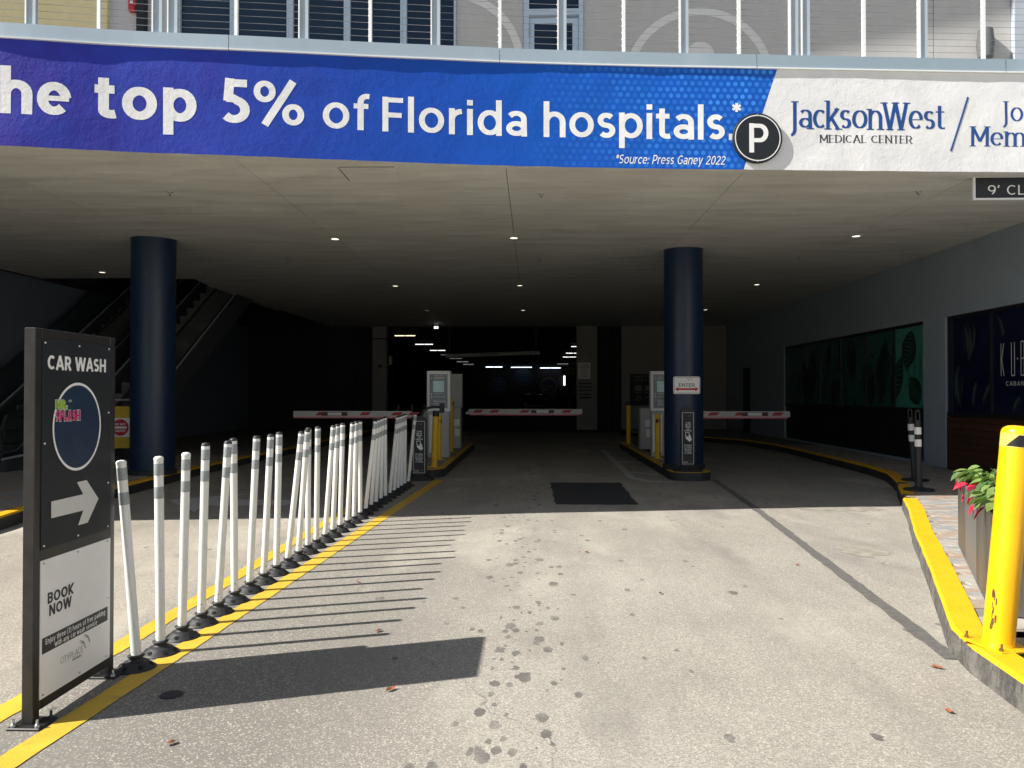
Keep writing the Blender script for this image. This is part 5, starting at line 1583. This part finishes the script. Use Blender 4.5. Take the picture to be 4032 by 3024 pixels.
put_text(mb, 'MR.', .102, .05, lambda u, v, l=0: P2(3.615 + u, v + 1.423, l + 3), 'print_grey', .38, .08)
put_text(mb, 'MR.', .094, .044, lambda u, v, l=0: P2(3.619 + u, v + 1.426, l + 12), 'print_green', .25, .12)
put_text(mb, 'SPLASH', .204, .056, lambda u, v, l=0: P2(3.616 + u, v + 1.366, l + 3), 'print_grey', .36, .08)
put_text(mb, 'SPLASH', .194, .05, lambda u, v, l=0: P2(3.621 + u, v + 1.369, l + 12), 'print_pink', .25, .12)
put_text(mb, 'SM', .024, .012, lambda u, v, l=0: P2(3.72 + u, v + 1.459, l + 3), 'print_grey', .18)
flat(mb, [(3.592, .919), (3.852, .917), (3.808, .85), (3.892, .85), (3.988, .958), (3.88, 1.065), (3.796, 1.064), (3.851, .998), (3.592, .997)][::1], P2, 'print_grey')
mb.build('print', up_)
mb = MB()
put_text(mb, 'BOOK', .202, .052, lambda u, v, l=0: Pc(3.571 + u, v + .525, l), 'print_dark', .22, .1)
put_text(mb, 'NOW', .175, .052, lambda u, v, l=0: Pc(3.583 + u, v + .466, l), 'print_dark', .22, .1)
rect(mb, 3.532, .305, 4.083, .378, Pc, 'print_dark')
put_text(mb, 'Enjoy three (3) hours of free parking', .5, .026, lambda u, v, l=0: P2(3.557 + u, v + .343, l), 'print_white', .17)
put_text(mb, 'with any car wash service', .355, .024, lambda u, v, l=0: P2(3.626 + u, v + .313, l), 'print_white', .17)
put_text(mb, 'CITYPLACE', .184, .03, lambda u, v, l=0: Pc(3.673 + u, v + .214, l), 'print_midgrey', .1, .14)
put_text(mb, 'DORAL', .076, .012, lambda u, v, l=0: Pc(3.771 + u, v + .196, l), 'print_dark', .2, .2)
logo_arcs(mb, 3.86, .225, .085, Pc, 'print_midgrey', .05)
mb.build('print', lo_)
mb = MB()
for y, z in ((3.54, 1.735), (3.81, 1.735), (4.08, 1.735), (3.54, 1.27), (4.08, 1.4), (4.08, 1.03), (3.54, .8), (3.81, .8), (4.08, .8)): mb.lathe([(.005, 0), (.004, .004)], 'print_white', 8, (xb + .004, y, z), (1, 0, 0))
for y, z in ((3.54, .72), (3.81, .72), (4.08, .72), (4.09, .42), (3.54, .12), (3.83, .12), (4.07, .12)): mb.lathe([(.005, 0), (.004, .004)], 'steel', 8, (xb + .004, y, z), (1, 0, 0))
mb.build('screws', cs)

# ------------------------------------------------------------------ near yellow bollard on the kerb
t_ = thing('large_yellow_bollard', 'big bright yellow bollard leaning right on the kerb, black and yellow tape on top', 'bollard', (2.50, 4.30, .155))
t_.rotation_euler = (math.radians(1), math.radians(5), 0)
r_ = .077
mb = MB(); mb.lathe([(r_ + .004, 0), (r_ + .001, .012), (r_, .02), (r_, 1.138), (r_ * .97, 1.15), (r_ * .86, 1.163), (r_ * .6, 1.174), (r_ * .25, 1.178)], 'bollard', 48); mb.build('post', t_)
mb = MB()
for a0, a1 in ((-2.75, -1.55), (.4, 1.4)):
    mb = MB(); vs = []
    for i in range(15):
        for j in range(9):
            a = a0 + (a1 - a0) * i / 14 + .75 * j / 8
            vs.append(((r_ + .0018) * math.cos(a), (r_ + .0018) * math.sin(a), 1.066 + .062 * j / 8))
    mb.add(vs, [(i * 9 + j, i * 9 + 9 + j, i * 9 + 10 + j, i * 9 + j + 1) for i in range(14) for j in range(8)], 'mullion', True)
    mb.build('black_tape', t_)
mb = MB(); mb.lathe([(r_ + .0008, 1.06), (r_ + .0008, 1.134)], 'tape_yellow', 48, cap=False); mb.build('tape', t_)
mb = MB(); rr = random.Random(8)
for k in range(9):
    a = -2.55 + rr.uniform(-.16, .16); z = .1 + k * .022; w_ = rr.uniform(.03, .12)
    vs = []
    for i in range(8):
        q = i * PI / 4; vs.append(((r_ + .0008 + k * .0001) * math.cos(a + w_ * math.cos(q) * rr.uniform(.7, 1.2)), (r_ + .0008 + k * .0001) * math.sin(a + w_ * math.cos(q)), z + .02 * math.sin(q) * rr.uniform(.7, 1.5)))
    mb.add(vs, [list(range(8))], 'rust')
mb.build('rust_patch', t_)
mb = MB(); mb.box(-.13, -.13, -.012, .13, .13, 0.0, 'bollard', bev=.002)
bp = mb.build('base_plate', t_); bp.rotation_euler = (0, 0, .35)
for sx in (-1, 1):
    for sy in (-1, 1):
        mb = MB(); mb.lathe([(.011, 0), (.011, .012), (.006, .014), (.006, .035)], 'rust', 6, (sx * .105, sy * .105, 0)); mb.build('anchor_bolt', bp)

# looped black posts by the kerb
def loop_post(x, y, lean, label):
    t_ = thing('looped_post', label, 'traffic post', (x, y, .152), 0, 'black looped posts on the sidewalk')
    mb = MB(); mb.lathe([(.2, 0), (.195, .02), (.09, .035), (.06, .05)], 'rubber', 28); mb.build('base', t_)
    top = .98
    mb = MB(); mb.lathe([(.06, .03), (.046, .09), (.04, top - .04), (.035, top)], 'rubber', 24)
    pts = [(-.028, 0, top - .01), (-.028, 0, top + .1), (-.014, 0, top + .135), (.014, 0, top + .135), (.028, 0, top + .1), (.028, 0, top - .01)]
    mb.tube(pts, .009, 'rubber', 8); p_ = mb.build('post', t_)
    for a, b in ((top - .2, top - .1), (top - .37, top - .27)):
        mb = MB(); mb.lathe([(.046, a), (.046, b)], 'print_white', 24, cap=False); mb.build('reflective_band', p_)
    p_.rotation_euler = (0, lean, 0)
loop_post(5.38, 11.1, -.01, 'nearer black looped post with two white bands at the kerb bend')
loop_post(5.93, 12.35, -.07, 'farther black looped post with two white bands, leaning left')

# ------------------------------------------------------------------ planters with poinsettias
def quad_leaf(mat):
    mb = MB(); L = .11; W_ = .036
    pts = [(0, 0, 0), (L * .25, W_ * .8, .006), (L * .55, W_, .0), (L * .8, W_ * .55, -.012), (L, 0, -.03), (L * .8, -W_ * .55, -.012), (L * .55, -W_, 0), (L * .25, -W_ * .8, .006), (L * .5, 0, -.008)]
    mb.add(pts, [(8, i, (i + 1) % 8) for i in range(8)], mat, False)
    return mb.mesh('leaf')
LM = {k: quad_leaf(k) for k in ('leaf', 'leaf_light', 'bract', 'bract_dark')}
A = Vector((3.79, 7.11)); B = Vector((2.80, 4.88)); dv = (B - A); tot = dv.length; dv.normalize(); nv = Vector((-dv.y, dv.x))
if nv.x < 0: nv = -nv
cuts = [0, .71, 1.56, tot]
pl_lab = ['farthest grey planter box, streaked brown', 'middle grey planter box with a plain pale front', 'nearest grey planter box behind the leaning bollard']
tops = []
for k in range(3):
    a, b = cuts[k] + .004, cuts[k + 1] - .004
    t_ = thing('planter_box', pl_lab[k], 'planter', (0, 0, 0), 0, 'grey planter boxes on the right sidewalk')
    def pt(s, d): p = A + dv * s + nv * d; return (p.x, p.y)
    z0, z1 = .15, .75
    mt = 'planter_plain' if k == 1 else 'planter'
    mb = MB(); D = .42
    mb.prism([pt(a, 0), pt(b, 0), pt(b, .02), pt(a, .02)], z0, z1, mt); mb.prism([pt(a, D - .02), pt(b, D - .02), pt(b, D), pt(a, D)], z0, z1, mt)
    mb.prism([pt(a, .02), pt(a + .02, .02), pt(a + .02, D - .02), pt(a, D - .02)], z0, z1, mt); mb.prism([pt(b - .02, .02), pt(b, .02), pt(b, D - .02), pt(b - .02, D - .02)], z0, z1, mt)
    mb.build('box', t_)
    mb = MB(); mb.prism([pt(a + .02, .02), pt(b - .02, .02), pt(b - .02, D - .02), pt(a + .02, D - .02)], z1 - .1, z1 - .06, 'soil'); mb.build('soil', t_)
    for q in (.27, .75):
        tops.append((pt(lerp(a, b, q), .17), k))
plab = ['poinsettia with pale green leaves at the far end of the planters', 'second poinsettia from the far end, red bracts over the rim', 'third poinsettia from the far end', 'fourth poinsettia, drooping red bracts against the middle planter', 'poinsettia beside the leaning bollard', 'poinsettia hidden mostly behind the leaning bollard']
for i, ((x, y), k) in enumerate(tops):
    t_ = thing('poinsettia_plant', plab[i], 'plant', (x, y, .68), 0, 'poinsettias in the planters')
    rr = random.Random(40 + i)
    mb = MB()
    for s in range(6):
        a = rr.uniform(0, 6.3); mb.tube([(0, 0, -.02), (.06 * math.cos(a), .06 * math.sin(a), .1), (.12 * math.cos(a), .12 * math.sin(a), .17)], .004, 'grass', 5)
    mb.build('stems', t_)
    for s in range(54):
        red = s < 15
        a = rr.uniform(0, 2 * PI)
        if red: rad = rr.uniform(.08, .19); z = rr.uniform(.02, .12)
        else: rad = rr.uniform(0, .17); z = .13 + rr.uniform(0, .07) - rad * .25
        o = bpy.data.objects.new('leaf', LM[('bract' if rr.random() < .6 else 'bract_dark') if red else ('leaf_light' if rr.random() < .4 else 'leaf')])
        COL.objects.link(o); o.parent = t_
        o.location = (rad * math.cos(a), rad * math.sin(a), z)
        o.rotation_euler = (rr.uniform(-.4, .4), rr.uniform(-.15, .5) + (.35 if red else 0), a + rr.uniform(-.6, .6))
        sc_ = rr.uniform(.75, 1.2); o.scale = (sc_, sc_, sc_)

# grass behind the kerb at the lower right
mb = MB(); rr = random.Random(2)
for i in range(900):
    x, y = rr.uniform(2.5, 3.3), rr.uniform(3.6, 4.25)
    if x < 2.5 + .0: continue
    a = rr.uniform(0, 6.3); h_ = rr.uniform(.03, .09); d = rr.uniform(.01, .04)
    mb.add([(x - .003 * math.sin(a), y + .003 * math.cos(a), .1), (x + .003 * math.sin(a), y - .003 * math.cos(a), .1), (x + d * math.cos(a), y + d * math.sin(a), .1 + h_)], [(0, 1, 2)], 'grass')
tag(mb.build('grass'), 'short grass in the bed behind the kerb', 'grass', kind='stuff')

# palm standing left behind the camera; its crown throws the soft shade at the lower right corner
M['frond'] = leafmat('palm_frond', (.06, .11, .03), (.1, .2, .03))
M['bark'] = simple('palm_bark', (.2, .17, .13), .9, bump=.01, bscale=20)
t_ = thing('palm_tree', 'palm tree behind the camera whose crown shades the lower right corner', 'tree', (-4.6, -.9, 0))
mb = MB(); mb.lathe([(.17, 0), (.13, .5), (.11, 3), (.1, 6.2)], 'bark', 16); mb.build('trunk', t_)
rr = random.Random(6); mb = MB()
for k in range(18):
    a = k * 2 * PI / 18 + rr.uniform(-.15, .15); L = rr.uniform(1.2, 1.6); up_0 = rr.uniform(.1, 1.0)
    pts = [Vector((L * q * math.cos(a), L * q * math.sin(a), 6.2 + up_0 * q * L - 1.1 * q * q * L)) for q in [i / 9 for i in range(10)]]
    mb.tube(pts, .012, 'frond', 5)
    side_ = Vector((-math.sin(a), math.cos(a), 0))
    for i in range(1, 9):
        for j in (0, .5):
            p = pts[i].lerp(pts[min(9, i + 1)], j); l_ = .34 * math.sin(PI * min(1, (i + j) / 9 * .85 + .12))
            d = (pts[i] - pts[i - 1]).normalized()
            for sg in (-1, 1):
                e = p + side_ * sg * l_ + d * l_ * .5 + Vector((0, 0, -.08))
                mb.add([p - d * .016, p + d * .016, e], [(0, 1, 2)], 'frond')
mb.build('crown', t_)
